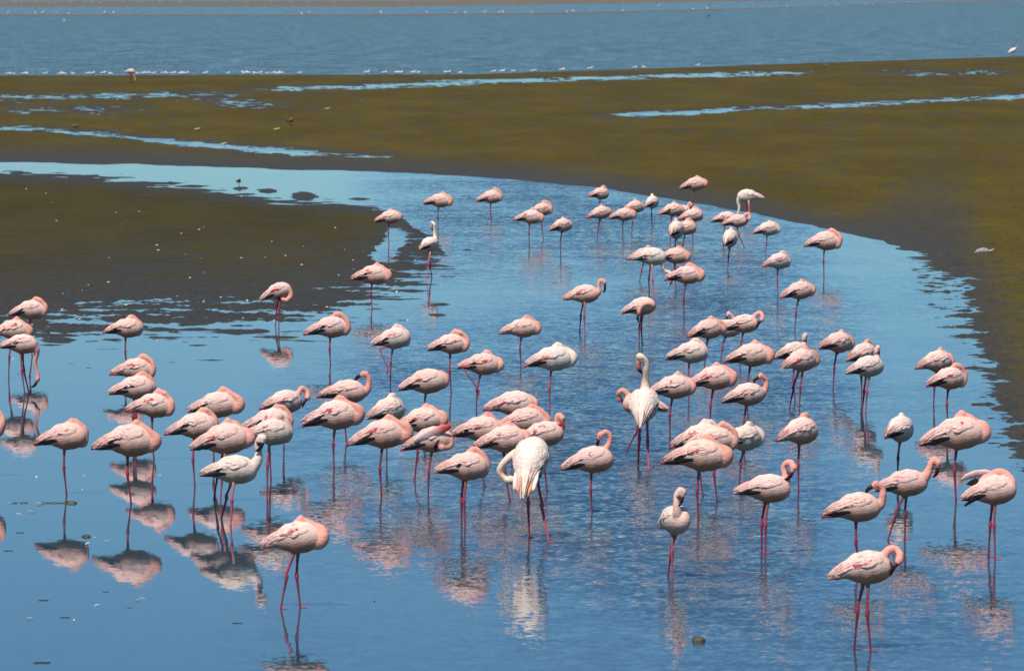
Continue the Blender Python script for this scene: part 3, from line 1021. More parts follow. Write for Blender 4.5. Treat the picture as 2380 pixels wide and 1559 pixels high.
        TV, TQ = tube(pts, rad, 8)
        bc = np.tile(np.array(pal['b0']), (len(TV), 1))
        cut = 16 if sp != 'G' else 24
        bc[cut:48] = pal['b1']
        if b.get('redbill'):
            bc[:32] = (0.42, 0.05, 0.05)
        bc[-1] = pal['b1']
        m2 = MB()
        m2.add(place(TV), TQ, bc)
        m2.build('bill', M_BILL, root)
        sv = np.cross(bill_dir, bend)
        for es in (-1, 1):
            e0 = hd + bill_dir * 0.012 + sv * es * hr * 0.93 - bend * 0.006
            EV, EQ = tube([e0 + sv * es * k2 for k2 in (-0.004, 0.0, 0.004)], [0.002, 0.0055, 0.002], 6)
            m3 = MB()
            m3.add(place(EV), EQ, (0.05, 0.02, 0.01))
            m3.build('eye', M_BILL, root)
    for nm, pts, rad, flat, colr in b.get('blades', ()):
        TV, TQ = tube(pts, rad, 8, flat)
        m4 = MB()
        cr = np.asarray(colr, float)
        if cr.ndim == 2:
            cr = np.concatenate([np.repeat(cr, 8, 0), cr[:1], cr[-1:]])
        m4.add(place(TV), TQ, cr)
        m4.build(nm, M_PLUM, root)
    return root


# ------------------------------------------------------------------ the flock, measured in the photograph
# tail x, breast x, belly row, foot (x, row) or two feet, pose, options
G_BAY = 'flamingos in the calm water beside the shell-strewn mudbank'
G_MID = 'flamingos in the wind-ruffled middle of the pool'
G_BEND = 'flamingos along the bend under the olive mudflat'
G_SHORE = 'flamingos on the smooth water beside the dark ragged shore'
SLEEP = {
    G_BAY: 'pink flamingo asleep with tucked head in calm water by the shell-strewn mudbank',
    G_MID: 'pink flamingo asleep with tucked head amid the wind-ruffled middle of the pool',
    G_BEND: 'pink flamingo asleep with tucked head at the channel bend under the olive mudflat',
    G_SHORE: 'pink flamingo asleep with tucked head on smooth water by the dark ragged shore',
}
BIRDS = []


def B(xt, xb, yb, feet, pose, group, label=None, **kw):
    BIRDS.append(dict(xt=xt, xb=xb, yb=yb, feet_px=feet if isinstance(feet, list) else [feet], pose=pose, group=group, label=label, **kw))


# left bay
B(22, 113, 737, (75, 828), 'tuckback', G_BAY, yaw=0)
B(-14, 66, 785, (20, 880), 'tuck', G_BAY, yaw=5)
B(0, 92, 818, [(58, 918), (68, 916)], 'feed', G_BAY, 'pink flamingo feeding with its neck straight down and bill in the water', yaw=0, red=0.9)
B(248, 331, 780, (296, 865), 'tuckback', G_BAY, yaw=8)
B(261, 361, 878, (318, 976), 'tuckback', G_BAY, yaw=0)
B(265, 352, 922, [(311, 1022), (320, 1022)], 'tuckback', G_BAY, yaw=5)
B(295, 408, 964, (358, 1070), 'tuckback', G_BAY, yaw=0)
B(83, 208, 1038, (155, 1150), 'tuckback', G_BAY, 'pink flamingo asleep on one leg beside the dark floating algae clump', yaw=0, blk=0.3)
B(218, 367, 1052, (305, 1170), 'tuck', G_BAY, yaw=0)
B(435, 562, 964, (497, 1072), 'tuck', G_BAY, 'flamingo asleep with a bold black wing edge behind two sleeping flamingos', yaw=0, blk=1.0, red=0.2, knob=False)
B(389, 506, 1013, (453, 1130), 'tuckback', G_BAY, yaw=0)
B(442, 586, 1048, [(497, 1160), (512, 1174)], 'tuck', G_BAY, 'pink flamingo asleep just behind the white-necked flamingo with raised head', yaw=0)
B(466, 606, 1118, [(514, 1205), (536, 1222)], 'upright', G_BAY, 'pale flamingo with raised curved neck and dark bill pointing down', yaw=0, sp='P', red=0.3, pale=True)
B(622, 694, 955, (660, 1045), 'preen_chest', G_BAY, 'white-backed flamingo bending its neck in a loop over the water', yaw=30, red=0.9)
B(568, 676, 1003, (630, 1114), 'tuckback', G_BAY, yaw=0)
B(580, 668, 1028, (621, 1148), 'tuckback', G_BAY, 'pale pink flamingo asleep behind the raised head of the pale flamingo', yaw=15, sp='P')
B(742, 858, 932, (806, 1030), 'preen_back', G_BAY, 'pink flamingo resting its black bill on its own back', yaw=0, red=0.9)
B(703, 841, 991, (776, 1090), 'tuck', G_BAY, 'pink flamingo asleep in front of the one resting its bill on its back', yaw=0)
B(610, 750, 1278, [(652, 1414), (698, 1411)], 'tuck', G_BAY, 'pink flamingo asleep on two spread legs, alone in the open calm water', web=True, yaw=-6, blk=0.2, red=1.0)
B(602, 683, 692, [(640, 756), (648, 757)], 'preen_under', G_BAY, 'rumpled pink flamingo preening its belly, head hanging beneath it', yaw=0, pitch=16, red=1.3, blk=1.0)
B(818, 907, 656, (865, 716), 'tuck', G_BAY, yaw=0, red=1.0)
B(711, 816, 780, (768, 848), 'tuckback', G_BAY, yaw=0)
B(866, 952, 806, (907, 893), 'tuckback', G_BAY, 'whitish flamingo asleep with one bent leg dangling behind it', yaw=10, sp='P', knee=(-0.22, -0.10, -0.12, -0.36), blk=1.0, red=1.0)
B(925, 1044, 909, (988, 1002), 'flat', G_MID, 'pink flamingo with its head fully hidden, back smooth and humped', yaw=0, knob=False)
B(1001, 1085, 818, (1049, 915), 'tuckback', G_MID, yaw=10, red=0.9)
B(1068, 1161, 866, (1107, 955), 'tuck', G_MID, 'pink flamingo asleep scratching its standing leg with a bent leg', yaw=5, knee=(-0.27, -0.03, -0.02, -0.31), red=1.0)
B(1225, 1330, 856, (1278, 952), 'tuck', G_MID, 'white greater flamingo asleep, cream neck looped at its front', yaw=8, sp='G', red=1.0)
B(1168, 1249, 780, (1211, 850), 'tuck', G_MID, yaw=5)
B(970, 1022, 583, [(991, 657), (1004, 645)], 'tall', G_BAY, 'white greater flamingo walking away with neck raised near the mud inlet', yaw=58, sp='G', red=1.0)
B(872, 931, 517, (904, 572), 'tuck', G_BAY, 'pink flamingo asleep at the small inlet that cuts into the mudbank', yaw=0)
B(985, 1050, 479, (1019, 532), 'tuck', G_BEND, yaw=0)
B(1107, 1169, 470, (1142, 517), 'tuckback', G_BEND, yaw=0)
B(1196, 1262, 517, (1230, 574), 'tuck', G_BEND, yaw=0)
B(1225, 1287, 499, (1263, 558), 'tuckback', G_BEND, yaw=15)
B(1281, 1325, 537, (1303, 592), 'tuck', G_BEND, yaw=40)
# far bend
B(1371, 1414, 461, (1396, 510), 'tuckback', G_BEND, yaw=30)
B(1368, 1417, 507, (1387, 560), 'tuck', G_BEND, yaw=25)
B(1418, 1474, 511, (1448, 562), 'tuck', G_BEND, yaw=10)
B(1450, 1493, 493, (1468, 545), 'tuck', G_BEND, yaw=30)
B(1497, 1530, 482, (1516, 530), 'tuckback', G_BEND, 'small whitish flamingo asleep at the foot of the olive mudflat', yaw=55, sp='P', pale=True)
B(1580, 1642, 440, (1611, 487), 'tuck', G_BEND, 'pink flamingo asleep seen against the olive mudflat edge', yaw=0)
B(1532, 1586, 500, (1557, 554), 'tuck', G_BEND, yaw=20)
B(1556, 1604, 503, (1573, 552), 'preen_breast', G_BEND, 'flamingo with raised neck and dark bill amid sleepers at the bend', yaw=10)
B(1578, 1634, 513, (1611, 566), 'tuckback', G_BEND, yaw=12)
B(1549, 1590, 551, (1571, 606), 'tuckback', G_BEND, 'whitish flamingo asleep with its tail towards the near pool', yaw=72, sp='P')
B(1566, 1614, 543, (1586, 597), 'tuckback', G_BEND, yaw=15, blk=0.2)
B(1775, 1709, 468, [(1740, 528), (1727, 520)], 'feed', G_BEND, 'white greater flamingo feeding, neck down, tail over the olive mudflat', yaw=176, sp='G', red=0.9)
B(1659, 1710, 519, (1680, 570), 'flat', G_BEND, 'pink flamingo with hidden head beside the feeding white flamingo', yaw=15)
B(1680, 1738, 526, (1731, 576), 'preen_chest', G_BEND, 'flamingo at the bend looping its neck down with a dark bill', yaw=5)
B(1752, 1810, 545, (1780, 593), 'tuck', G_BEND, yaw=20, sp='P')
B(1675, 1715, 571, (1691, 627), 'tuck', G_BEND, 'pale flamingo asleep, tail forward, below the feeding white flamingo', yaw=75, sp='P')
B(1869, 1957, 577, (1915, 645), 'tuckback', G_BEND, 'deep pink flamingo asleep alone where the channel widens', yaw=0, blk=0.3)
B(1775, 1836, 622, (1808, 690), 'tuckback', G_BEND, yaw=30, sp='P')
B(1459, 1530, 607, (1486, 655), 'tuck', G_MID, 'pink flamingo asleep half hidden by the stooping white flamingo', yaw=0)
B(1475, 1545, 613, [(1509, 690), (1521, 696)], 'low_neck', G_MID, 'white greater flamingo stooping with cream neck hung low and legs crossed', yaw=0, sp='G', red=1.1, cross=True)
B(1530, 1600, 609, (1572, 676), 'tuck', G_MID, yaw=5)
B(1546, 1635, 656, (1590, 742), 'tuck', G_MID, 'pink flamingo asleep in front of the stooping white flamingo', yaw=0)
B(1307, 1398, 701, [(1347, 772), (1360, 780)], 'curve_up', G_MID, 'pink flamingo with scarlet wing and raised neck, bill pointing down', web=True, yaw=0, red=1.7)
B(1443, 1529, 729, [(1485, 803), (1493, 802)], 'preen_side', G_MID, 'pink flamingo preening its flank with neck folded along its side', yaw=0, pitch=8, blk=1.0, red=0.2)
B(1812, 1893, 692, (1847, 770), 'tuck', G_MID, yaw=20)
B(1597, 1685, 783, (1637, 856), 'tuck', G_MID, yaw=22, red=0.5)
B(1655, 1715, 780, (1674, 840), 'head_back', G_MID, 'pale flamingo with lifted head behind two sleeping flamingos', yaw=15, sp='P')
B(1681, 1766, 770, (1720, 848), 'preen_chest', G_MID, 'pink flamingo with its neck in an upright loop, head hidden', yaw=0, red=0.9)
B(1558, 1638, 839, (1601, 925), 'tuckback', G_MID, yaw=5, sp='P')
B(1685, 1795, 846, (1737, 942), 'tuck', G_MID, yaw=5)
B(1812, 1902, 858, [(1834, 952), (1858, 954)], 'tuck', G_MID, 'pink flamingo asleep, broad tail turned to us, before a raised head', yaw=38)
B(1815, 1870, 838, (1848, 935), 'head_up', G_MID, 'flamingo with lifted pale head hidden behind a broad sleeping flamingo', yaw=30, sp='P')
B(1907, 1979, 815, (1936, 906), 'tuck', G_SHORE, yaw=38)
B(1980, 2027, 842, (2003, 925), 'tuckback', G_SHORE, yaw=45)
B(1976, 2047, 872, [(2004, 958), (2012, 961)], 'head_up', G_SHORE, 'pale flamingo with its head lifted in front of a sleeping one', yaw=25, sp='P')
B(2133, 2212, 860, (2170, 946), 'tuck', G_SHORE, yaw=35)
B(2163, 2237, 900, (2203, 992), 'tuckback', G_SHORE, yaw=30)
B(1503, 1615, 921, (1557, 1022), 'tuck', G_MID, 'deep pink flamingo asleep behind the tall white flamingo', yaw=10)
B(1597, 1710, 900, (1650, 1000), 'tuck', G_MID, yaw=8)
B(1684, 1778, 938, (1730, 1032), 'preen_back', G_MID, 'pink flamingo preening between its wings, neck folded back', yaw=22, red=0.8)
B(1462, 1526, 978, [(1483, 1078), (1508, 1092)], 'tall', G_MID, 'tall white greater flamingo standing with its back turned, neck upright', yaw=84, sp='G', red=0.7, pitch=14)
B(1540, 1452, 960, [(1455, 1050), (1481, 1052)], 'preen_chest', G_MID, 'flamingo preening behind the tall white flamingo, dark bill showing', yaw=172)
B(1126, 1251, 962, (1190, 1062), 'flat', G_MID, 'shaggy pink flamingo with hidden head behind the dense huddle', yaw=5, red=1.1)
# lower middle
B(862, 933, 976, (899, 1070), 'tuckback', G_MID, 'greyish white young flamingo asleep behind the huddle', yaw=40, sp='P', pale=True, red=0.1, knob=False)
B(812, 952, 1035, (887, 1152), 'tuck', G_MID, 'pink flamingo asleep in front of the greyish white young flamingo', yaw=0, red=0.9)
B(922, 1030, 1000, (963, 1118), 'tuck', G_MID, yaw=5)
B(950, 1046, 1046, (995, 1160), 'wing_preen', G_MID, 'pink flamingo lifting a red wing edge and preening beneath it', yaw=0, pitch=6,
  blades=[('raised_wing', [(-0.20, -0.07, 0.0), (-0.06, -0.115, 0.05), (0.06, -0.13, 0.085), (0.15, -0.125, 0.108), (0.215, -0.115, 0.12), (0.245, -0.11, 0.122)], [0.015, 0.05, 0.052, 0.046, 0.030, 0.008], ((0.1, 1, 0.35), 0.28), [(0.86, 0.62, 0.56), (0.86, 0.60, 0.55), (0.84, 0.46, 0.42), (0.80, 0.16, 0.14), (0.78, 0.07, 0.08), (0.78, 0.07, 0.08)])])
B(1055, 1168, 1021, (1127, 1132), 'tuck', G_MID, yaw=5)
B(1017, 1132, 1109, [(1073, 1226), (1081, 1230)], 'tuckback', G_MID, 'pale pink flamingo asleep on two legs before the bent white flamingo', yaw=10, red=0.6, fluff=1)
B(1115, 1218, 1045, (1186, 1166), 'tuck', G_MID, 'pink flamingo asleep, its breast hidden by the bent white flamingo', yaw=5)
B(1168, 1262, 1000, (1215, 1105), 'tuck', G_MID, yaw=5)
B(1195, 1318, 1032, (1272, 1142), 'preen_breast', G_MID, 'pink flamingo with red-based bill pressed down against its breast', yaw=5, redbill=True)
B(1172, 1290, 1112, [(1230, 1250), (1276, 1260)], 'rear_preen', G_MID, 'white greater flamingo bent over backwards-on, preening with its neck looped aside', web=True, yaw=80, sp='G', red=1.1, pitch=34,
  blades=[('tail_plume', [(-0.12, y0 * 1.1, 0.03), (-0.2, y0 * 1.1, 0.012), (-0.28, y0, -0.014), (-0.355 + dx, y0 * 0.8, -0.045)], [0.010, 0.016, 0.014, 0.003], ((0, 0.25 * (1 if y0 > 0 else -1), 1), 0.5), c)
          for y0, dx, c in ((0.070, 0.07, (0.84, 0.75, 0.67)), (0.046, 0.035, (0.84, 0.34, 0.22)), (0.018, -0.01, (0.86, 0.80, 0.72)), (-0.015, 0.0, (0.86, 0.79, 0.71)), (-0.045, 0.01, (0.86, 0.36, 0.20)), (-0.072, 0.06, (0.84, 0.75, 0.67)))])
B(1307, 1431, 1093, (1376, 1192), 'preen_loop', G_MID, 'pale pink flamingo with neck arched up and bill on its back', yaw=0, red=0.9)
B(1528, 1600, 1236, [(1552, 1336), (1563, 1345)], 'front_preen', G_MID, 'pale flamingo facing us, dark bill preening its own breast', yaw=-62, sp='P', red=0.0, blk=0.0)
B(1545, 1697, 1087, (1623, 1208), 'tuck', G_MID, 'pink flamingo asleep with a scarlet streaked wing before two pale ones', yaw=0, red=1.1)
B(1582, 1660, 1040, (1634, 1153), 'tuckback', G_MID, 'pale flamingo asleep with a round whitish head, half hidden', yaw=5, sp='P', pale=True)
B(1600, 1708, 1046, (1667, 1167), 'tuckback', G_MID, yaw=10)
B(1690, 1757, 1042, (1718, 1122), 'tuck', G_MID, 'greyish white flamingo asleep close beside a pink huddle', yaw=35, sp='P', pale=True, red=0.3)
B(1813, 1898, 1026, (1856, 1145), 'tuckback', G_SHORE, yaw=38)
B(1714, 1838, 1161, [(1770, 1286), (1779, 1290)], 'preen_high', G_SHORE, 'pink flamingo with high looped neck and dark bill preening its breast', web=True, yaw=5, red=0.7)
B(2051, 2124, 1021, (2086, 1114), 'tuck', G_SHORE, 'greyish white flamingo asleep, tail towards us, near the ragged shore', yaw=55, sp='P', pale=True, red=0.2)
B(2138, 2295, 1037, (2222, 1164), 'tuck', G_SHORE, 'long deep pink flamingo asleep with a red knee behind its tail', yaw=0)
B(2043, 2150, 1148, [(2063, 1254), (2103, 1253)], 'neck_forward', G_SHORE, 'pink flamingo with neck stretched forward and head bent down', web=True, yaw=0, knob=False)
B(1917, 2050, 1206, (1997, 1318), 'preen_back', G_SHORE, 'pink flamingo curling its neck back over a pale rump', yaw=5, red=0.9)
B(1938, 2068, 1350, [(1985, 1508), (2024, 1513)], 'preen_chest', G_SHORE, 'whitish pink flamingo on two legs, neck looped down to a dark bill', web=True, yaw=8, red=1.1, blk=0.15)
B(2236, 2365, 1166, [(2297, 1294), (2313, 1299)], 'under_wing', G_SHORE, 'pink flamingo preening under an opened wing with black flight feathers', web=True, yaw=0, pitch=5, blk=0.3,
  blades=[('open_wing', [(0.05, 0.09, 0.13), (-0.06, 0.11, 0.15), (-0.17, 0.11, 0.148), (-0.26, 0.10, 0.13), (-0.32, 0.09, 0.105)], [0.02, 0.035, 0.035, 0.028, 0.008], ((0, 1, 0.5), 0.35), (0.84, 0.58, 0.52))]
  + [('flight_feather', [(-0.02 - 0.045 * i, 0.07, 0.11), (-0.08 - 0.045 * i, 0.06, 0.075), (-0.13 - 0.045 * i, 0.05, 0.035 + 0.012 * i)], [0.012, 0.026, 0.004], ((0, 1, 0), 0.2), (0.018, 0.015, 0.018)) for i in range(4)]
  + [('flight_feather', [(-0.10, -0.045, -0.035), (-0.2, -0.05, -0.05), (-0.31, -0.05, -0.10 - 0.01 * i)], [0.016, 0.022, 0.004], ((0, 1, 0), 0.25), (0.018, 0.015, 0.018)) for i in range(2)])
B(-118, 14, 1010, (-40, 1108), 'tuckback', G_BAY, 'pink flamingo asleep of which only the salmon breast shows, past the algae clump', yaw=0)

SLEEPERS = {  # which sleeper is which: told by its neighbours
    22: 'pink flamingo asleep at the mudbank edge, last behind the neck-down feeder',
    -14: 'pink flamingo asleep close behind the neck-down feeding flamingo',
    248: 'pink flamingo asleep at the mudbank end of a file of four sleepers',
    261: 'pink flamingo asleep, second from the mudbank in the file of four sleepers',
    265: 'pink flamingo asleep, third from the mudbank in the file of four sleepers',
    295: 'pink flamingo asleep, front one of the file of four sleepers',
    218: 'long pink flamingo asleep between the algae-side sleeper and the file of four',
    389: 'pink flamingo asleep between the file of four and the raised-neck pale flamingo',
    568: 'pink flamingo asleep between the looped-neck flamingo and a pale sleeper',
    818: 'pink flamingo asleep by itself off the tip of the mudbank',
    711: 'pink flamingo asleep by itself between the belly-preener and the flock',
    1001: 'pink flamingo asleep beside the one scratching its leg',
    1168: 'pink flamingo asleep behind the sleeping white greater flamingo',
    1530: 'pink flamingo asleep just beyond the breast of the stooping white flamingo',
    1812: 'pink flamingo asleep by itself between the bend and the lifted-head pair',
    1597: 'pink flamingo asleep against the pale flamingo with lifted head',
    1558: 'whitish flamingo asleep in front of the flamingo with an upright neck loop',
    1685: 'pink flamingo asleep behind the preener with its neck folded back',
    922: 'pink flamingo asleep behind the one lifting a red wing edge',
    1055: 'pink flamingo asleep on the tail side of the huddle at the bent white flamingo',
    1600: 'pinkish flamingo asleep between two pale sleepers behind a scarlet-streaked one',
    1907: 'pink flamingo asleep, tail towards us, beside the lifted-head pair near shore',
    1980: 'pink flamingo asleep half hidden behind a pale flamingo with lifted head',
    2133: 'pale pink flamingo asleep, rear one of the pair by the ragged shore',
    2163: 'pale pink flamingo asleep, front one of the pair by the ragged shore',
    1813: 'pink flamingo asleep, tail towards us, behind the high-looped preener',
    985: 'pink flamingo asleep just beyond the walking white greater flamingo',
    1107: 'pink flamingo asleep by itself out in the far channel',
    1196: 'pink flamingo asleep, front one of a pair in the far channel',
    1225: 'pink flamingo asleep, rear one of a pair in the far channel',
    1281: 'pink flamingo asleep, tail towards us, next to the far channel pair',
    1371: 'pink flamingo asleep under the mudflat edge behind a sleeper in line',
    1368: 'pink flamingo asleep in line before the one under the mudflat edge',
    1418: 'pink flamingo asleep, front one of two overlapping beside a small whitish one',
    1450: 'pink flamingo asleep, rear one of two overlapping beside a small whitish one',
    1532: 'pink flamingo asleep beside the raised dark bill at the bend',
    1578: 'pink flamingo asleep below the one set against the olive mudflat',
    1566: 'pink flamingo asleep behind the tail-on whitish sleeper at the bend',
    1752: 'pale flamingo asleep next to the feeding white flamingo at the bend',
    1775: 'pale flamingo asleep below the deep pink loner at the bend',
}
SLEEPERS_AT = {(1168, 1262): 'pink flamingo asleep at the back of the huddle behind the bent white flamingo',
               (1597, 1710): 'pink flamingo asleep overlapping the deep pink one behind the tall white flamingo'}
for i, b in enumerate(BIRDS):
    if b['label'] is None:
        b['label'] = SLEEPERS_AT.get((b['xt'], b['xb'])) or SLEEPERS.get(b['xt'])
    feet = b['feet_px']
    Yf = sum(f[1] for f in feet) / len(feet)
    Xf = sum(f[0] for f in feet) / len(feet)
    pm = ppm(Yf)
    fx, fy = ground(Xf, Yf)
    yaw = math.radians(b['yaw'] + (rng.uniform(-3, 3)))
    sp = b.get('sp', 'L')
    wpx = abs(b['xb'] - b['xt'])
    wl = math.hypot(0.62 * math.cos(yaw), 0.20 * math.sin(yaw)) + 0.06 * abs(math.sin(2 * yaw))
    s = wpx / (pm * wl)
    s = min(max(s, 0.98), 1.28) if sp == 'G' else min(max(s, 0.86), 1.12)
    belly = max(0.30, (Yf - b['yb']) / pm)
    xm = 0.5 * (b['xb'] + b['xt'])
    bx, by = ground(xm, Yf)
    dX = float(bx - fx) + 0.03 * s * math.cos(yaw)
    b['ox'] = dX * math.cos(yaw)
    oy = -dX * math.sin(yaw)
    b['oz'] = belly + 0.118 * s
    b['s'] = s
    cf, sf = math.cos(yaw), math.sin(yaw)
    base = Vector((float(fx), float(fy), 0))
    fl = []
    for X, Y in feet:
        gx_, gy_ = ground(X, Y)
        wx, wy = float(gx_ - fx), float(gy_ - fy)
        lx, ly = wx * cf + wy * sf, -wx * sf + wy * cf
        fl.append((lx, ly))
    # sideways body offset is put into the feet: move the root so that the body sits at y = 0
    root_shift = Vector((oy * -sf, oy * cf, 0))
    b['feet'] = [(lx, ly - oy) for lx, ly in fl]
    b['loc'] = base + root_shift
    b['yaw'] = yaw
    b['seed'] = i * 1.37
    b['vox'] = min(0.016, max(0.0085, 1.1 * 2.32 / pm))
    b.setdefault('blk', random.choice((0.0, 0.55, 0.8, 0.9, 1.0)))
    b.setdefault('red', random.uniform(0.55, 0.95))
    b.setdefault('pitch', random.uniform(-3, 5))
    if len(feet) == 1 and 'knob' not in b:
        b['knob'] = True
    o = make_flamingo(b)
    tag(o, b['label'] or SLEEP[b['group']], 'flamingo', b['group'])
    b['obj'] = o

# ------------------------------------------------------------------ other birds
def simple_bird(name, chain, head, r_head, bill, leg_len, cols, h=0.012, wing=None, legx=0.0, tailc=None):
    """a small bird as one mesh: plump body, head, bill, two legs, standing on z = 0"""
    ch = [(x, 0, z + leg_len, r) for x, z, r in chain]
    hd = np.array([head[0], 0, head[1] + leg_len])
    allp = np.array([c[:3] for c in ch] + [tuple(hd)])
    R_ = max(c[3] for c in ch)
    lo = allp.min(0) - R_ - 0.02
    hi = allp.max(0) + R_ + 0.02
    dims = np.ceil((hi - lo) / h).astype(int) + 2
    ax = [lo[i] + h * np.arange(dims[i]) for i in range(3)]
    G = np.stack(np.meshgrid(*ax, indexing='ij'), -1).astype(np.float32)
    Fv = chain_sdf(G, ch, 0.02)
    nk = [ch[-1][:3] + (ch[-1][3] * 0.6,), tuple(hd) + (r_head,)]
    Fv = smin(Fv, chain_sdf(G, nk, 0.01), 0.02)
    Fv = np.where(Fv == 0, 1e-6, Fv)
    V, Q = surface_net(Fv, lo, h)
    c_body, c_back, c_head, c_tip, c_leg, c_bill = [np.array(c) for c in cols]
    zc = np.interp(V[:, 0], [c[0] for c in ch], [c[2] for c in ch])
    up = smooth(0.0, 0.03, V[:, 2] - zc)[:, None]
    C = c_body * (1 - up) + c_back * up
    tp = (1 - smooth(ch[0][0], ch[0][0] + 0.09, V[:, 0]))[:, None]
    C = C * (1 - tp) + c_tip * tp
    dh = 1 - smooth(r_head * 1.1, r_head * 1.9, np.linalg.norm(V - hd, axis=1))[:, None]
    C = C * (1 - dh) + c_head * dh
    mb = MB()
    mb.add(V, Q, C)
    TV, TQ = tube([hd, hd + np.array([r_head + bill * 0.4, 0, -0.004]), hd + np.array([r_head + bill, 0, -0.012])], [0.012, 0.008, 0.002], 6)
    mb.add(TV, TQ, c_bill)
    for sd in (-1, 1):
        TV, TQ = tube([(legx, sd * 0.02, leg_len - 0.02), (legx + 0.005, sd * 0.02, leg_len * 0.5), (legx, sd * 0.02, 0.0)], [0.008, 0.005, 0.006], 5)
        mb.add(TV, TQ, c_leg)
        if wing == 'spread':
            pts = [(0.05, sd * 0.04, leg_len + 0.05), (0.06, sd * 0.20, leg_len + 0.16), (0.0, sd * 0.40, leg_len + 0.20), (-0.08, sd * 0.56, leg_len + 0.24)]
            TV, TQ = tube(pts, [0.07, 0.075, 0.055, 0.008], 8, ((0, 0, 1), 0.12))
            mb.add(TV, TQ, c_body)
        elif wing == 'folded':
            pts = [(0.08, sd * 0.045, leg_len + 0.02), (-0.03, sd * 0.058, leg_len + 0.015), (-0.14, sd * 0.04, leg_len + 0.0), (-0.25, sd * 0.012, leg_len - 0.012)]
            TV, TQ = tube(pts, [0.02, 0.042, 0.030, 0.004], 8, ((0, 1, 0), 0.4))
            cc = np.tile(c_back, (len(TV), 1))
            cc[-10:] = c_tip
            mb.add(TV, TQ, cc)
    return mb.build(name, M_PLUM)


def clone(src, loc, rz, sc_=1.0):
    o = src.copy()
    col.objects.link(o)
    o.location = loc
    o.rotation_euler = (0, 0, rz)
    o.scale = (sc_,) * 3
    return o


GULL = dict(chain=[(-0.22, -0.03, 0.012), (-0.10, -0.005, 0.045), (0.02, 0.0, 0.062), (0.09, 0.01, 0.05)], head=(0.145, 0.085), r_head=0.036, bill=0.045, leg_len=0.13,
            cols=[(0.82, 0.80, 0.78), (0.62, 0.63, 0.66), (0.84, 0.82, 0.80), (0.16, 0.16, 0.17), (0.25, 0.06, 0.04), (0.25, 0.08, 0.04)])
gull_a = simple_bird('gull', wing='folded', **GULL)
g2 = dict(GULL)
g2['head'] = (0.10, 0.06)
gull_b = simple_bird('gull', wing='folded', **g2)
protos_used = {}


def put(src, X, Y, rz, label, cat, group, sc_=1.0, z=None):
    gx_, gy_ = ground(X, Y)
    zz = 0.0 if z is None else z
    loc = (float(gx_), float(gy_), zz)
    if src.name not in protos_used:
        protos_used[src.name] = 1
        src.location = loc
        src.rotation_euler = (0, 0, rz)
        src.scale = (sc_,) * 3
        o = src
    else:
        o = clone(src, loc, rz, sc_)
    tag(o, label, cat, group)
    return o


gz = lambda X, Y: float(max(0.0, mudflat_height(np.array([float(X)]), np.array([float(Y)]))[0]))
gxs = [20, 30, 54, 60, 105, 138, 145, 150, 170, 205, 215, 240, 257, 320, 332, 343, 356, 380, 387, 402, 419, 425, 432, 477, 530, 567, 577, 592, 604, 620, 634, 645, 654, 697, 852, 893, 922, 929, 960, 972, 1037, 1042, 1070, 1147, 1167,
       1193, 1237, 1243, 1307, 1371, 1475, 1497, 1621]
for i, X in enumerate(gxs):
    Y = float(li(SHORE_LAGOON, X)) + rng.uniform(0.2, 1.6)
    put(gull_a if i % 3 else gull_b, X, Y, rng.choice((0.2, 0.5, -0.3, 2.6, 0.1)) + rng.uniform(-0.3, 0.3), 'white and grey gull resting on the edge of the lagoon shore', 'gull', 'gulls along the lagoon shore',
        rng.uniform(0.85, 1.15), gz(X, Y))
gull_f = simple_bird('gull', wing='spread', **GULL)
put(gull_f, 150, 58, 0.4, 'white gull flying low over the dark blue lagoon', 'gull', None, 1.3, 0.5)
put(gull_f, 701, 37, 2.6, 'white bird with raised wings at the far sand spit', 'gull', None, 1.5, 0.25)

# far flamingos on the spit and on the sandbar: too small to show parts
far_a = make_flamingo(dict(pose='feed', s=1.0, ox=0.0, oz=0.62, yaw=0.0, feet=[(-0.02, -0.03), (0.02, 0.03)], vox=0.028, seed=3.0, blk=0.3, red=0.9, sp='L', loc=(0, 0, 0)), single=True)
far_b = make_flamingo(dict(pose='tuck', s=1.0, ox=0.0, oz=0.60, yaw=0.0, feet=[(0.0, 0.0)], vox=0.028, seed=5.0, blk=0.3, red=0.6, sp='P', loc=(0, 0, 0)), single=True)
far_c = make_flamingo(dict(pose='upright', s=1.05, ox=0.0, oz=0.62, yaw=0.0, feet=[(-0.02, -0.03), (0.02, 0.03)], vox=0.028, seed=9.0, blk=0.3, red=0.6, sp='P', loc=(0, 0, 0)), single=True)
FARS = (far_a, far_b, far_c)
L_SPIT = 'tiny pale flamingo standing along the thin far sand spit'
L_BAR = 'tiny pale flamingo standing on the distant brown sandbar'
for i, X in enumerate([20, 82, 99, 134, 160, 243, 264, 718, 886, 992, 1059, 1082, 1127, 1160, 1168, 1235, 1317, 1332, 1447, 1611, 1644, 1830, 1921, 1946, 2010, 2030, 2075, 2112, 2220, 2275]):
    put(FARS[i % 3], X, float(li(SPIT, X)) + rng.uniform(0.0, 1.8), rng.choice((0.0, 3.1)) + rng.uniform(-0.6, 0.6), L_SPIT, 'flamingo', 'flamingos on the far spit', rng.uniform(1.0, 1.3), 0.05)
for i, X in enumerate([6, 14, 30, 36, 50, 62, 72, 82, 90, 110, 116, 124, 128, 133, 145, 155, 163, 166, 197, 215, 232, 286, 322, 330, 372, 420, 575, 596, 631, 675, 679, 716, 778]):
    put(FARS[(i * 2) % 3], X, rng.uniform(8.5, 11.5), rng.choice((0.0, 3.1)) + rng.uniform(-0.6, 0.6), L_BAR, 'flamingo', 'flamingos on the distant sandbar', rng.uniform(1.0, 1.35), 0.2)
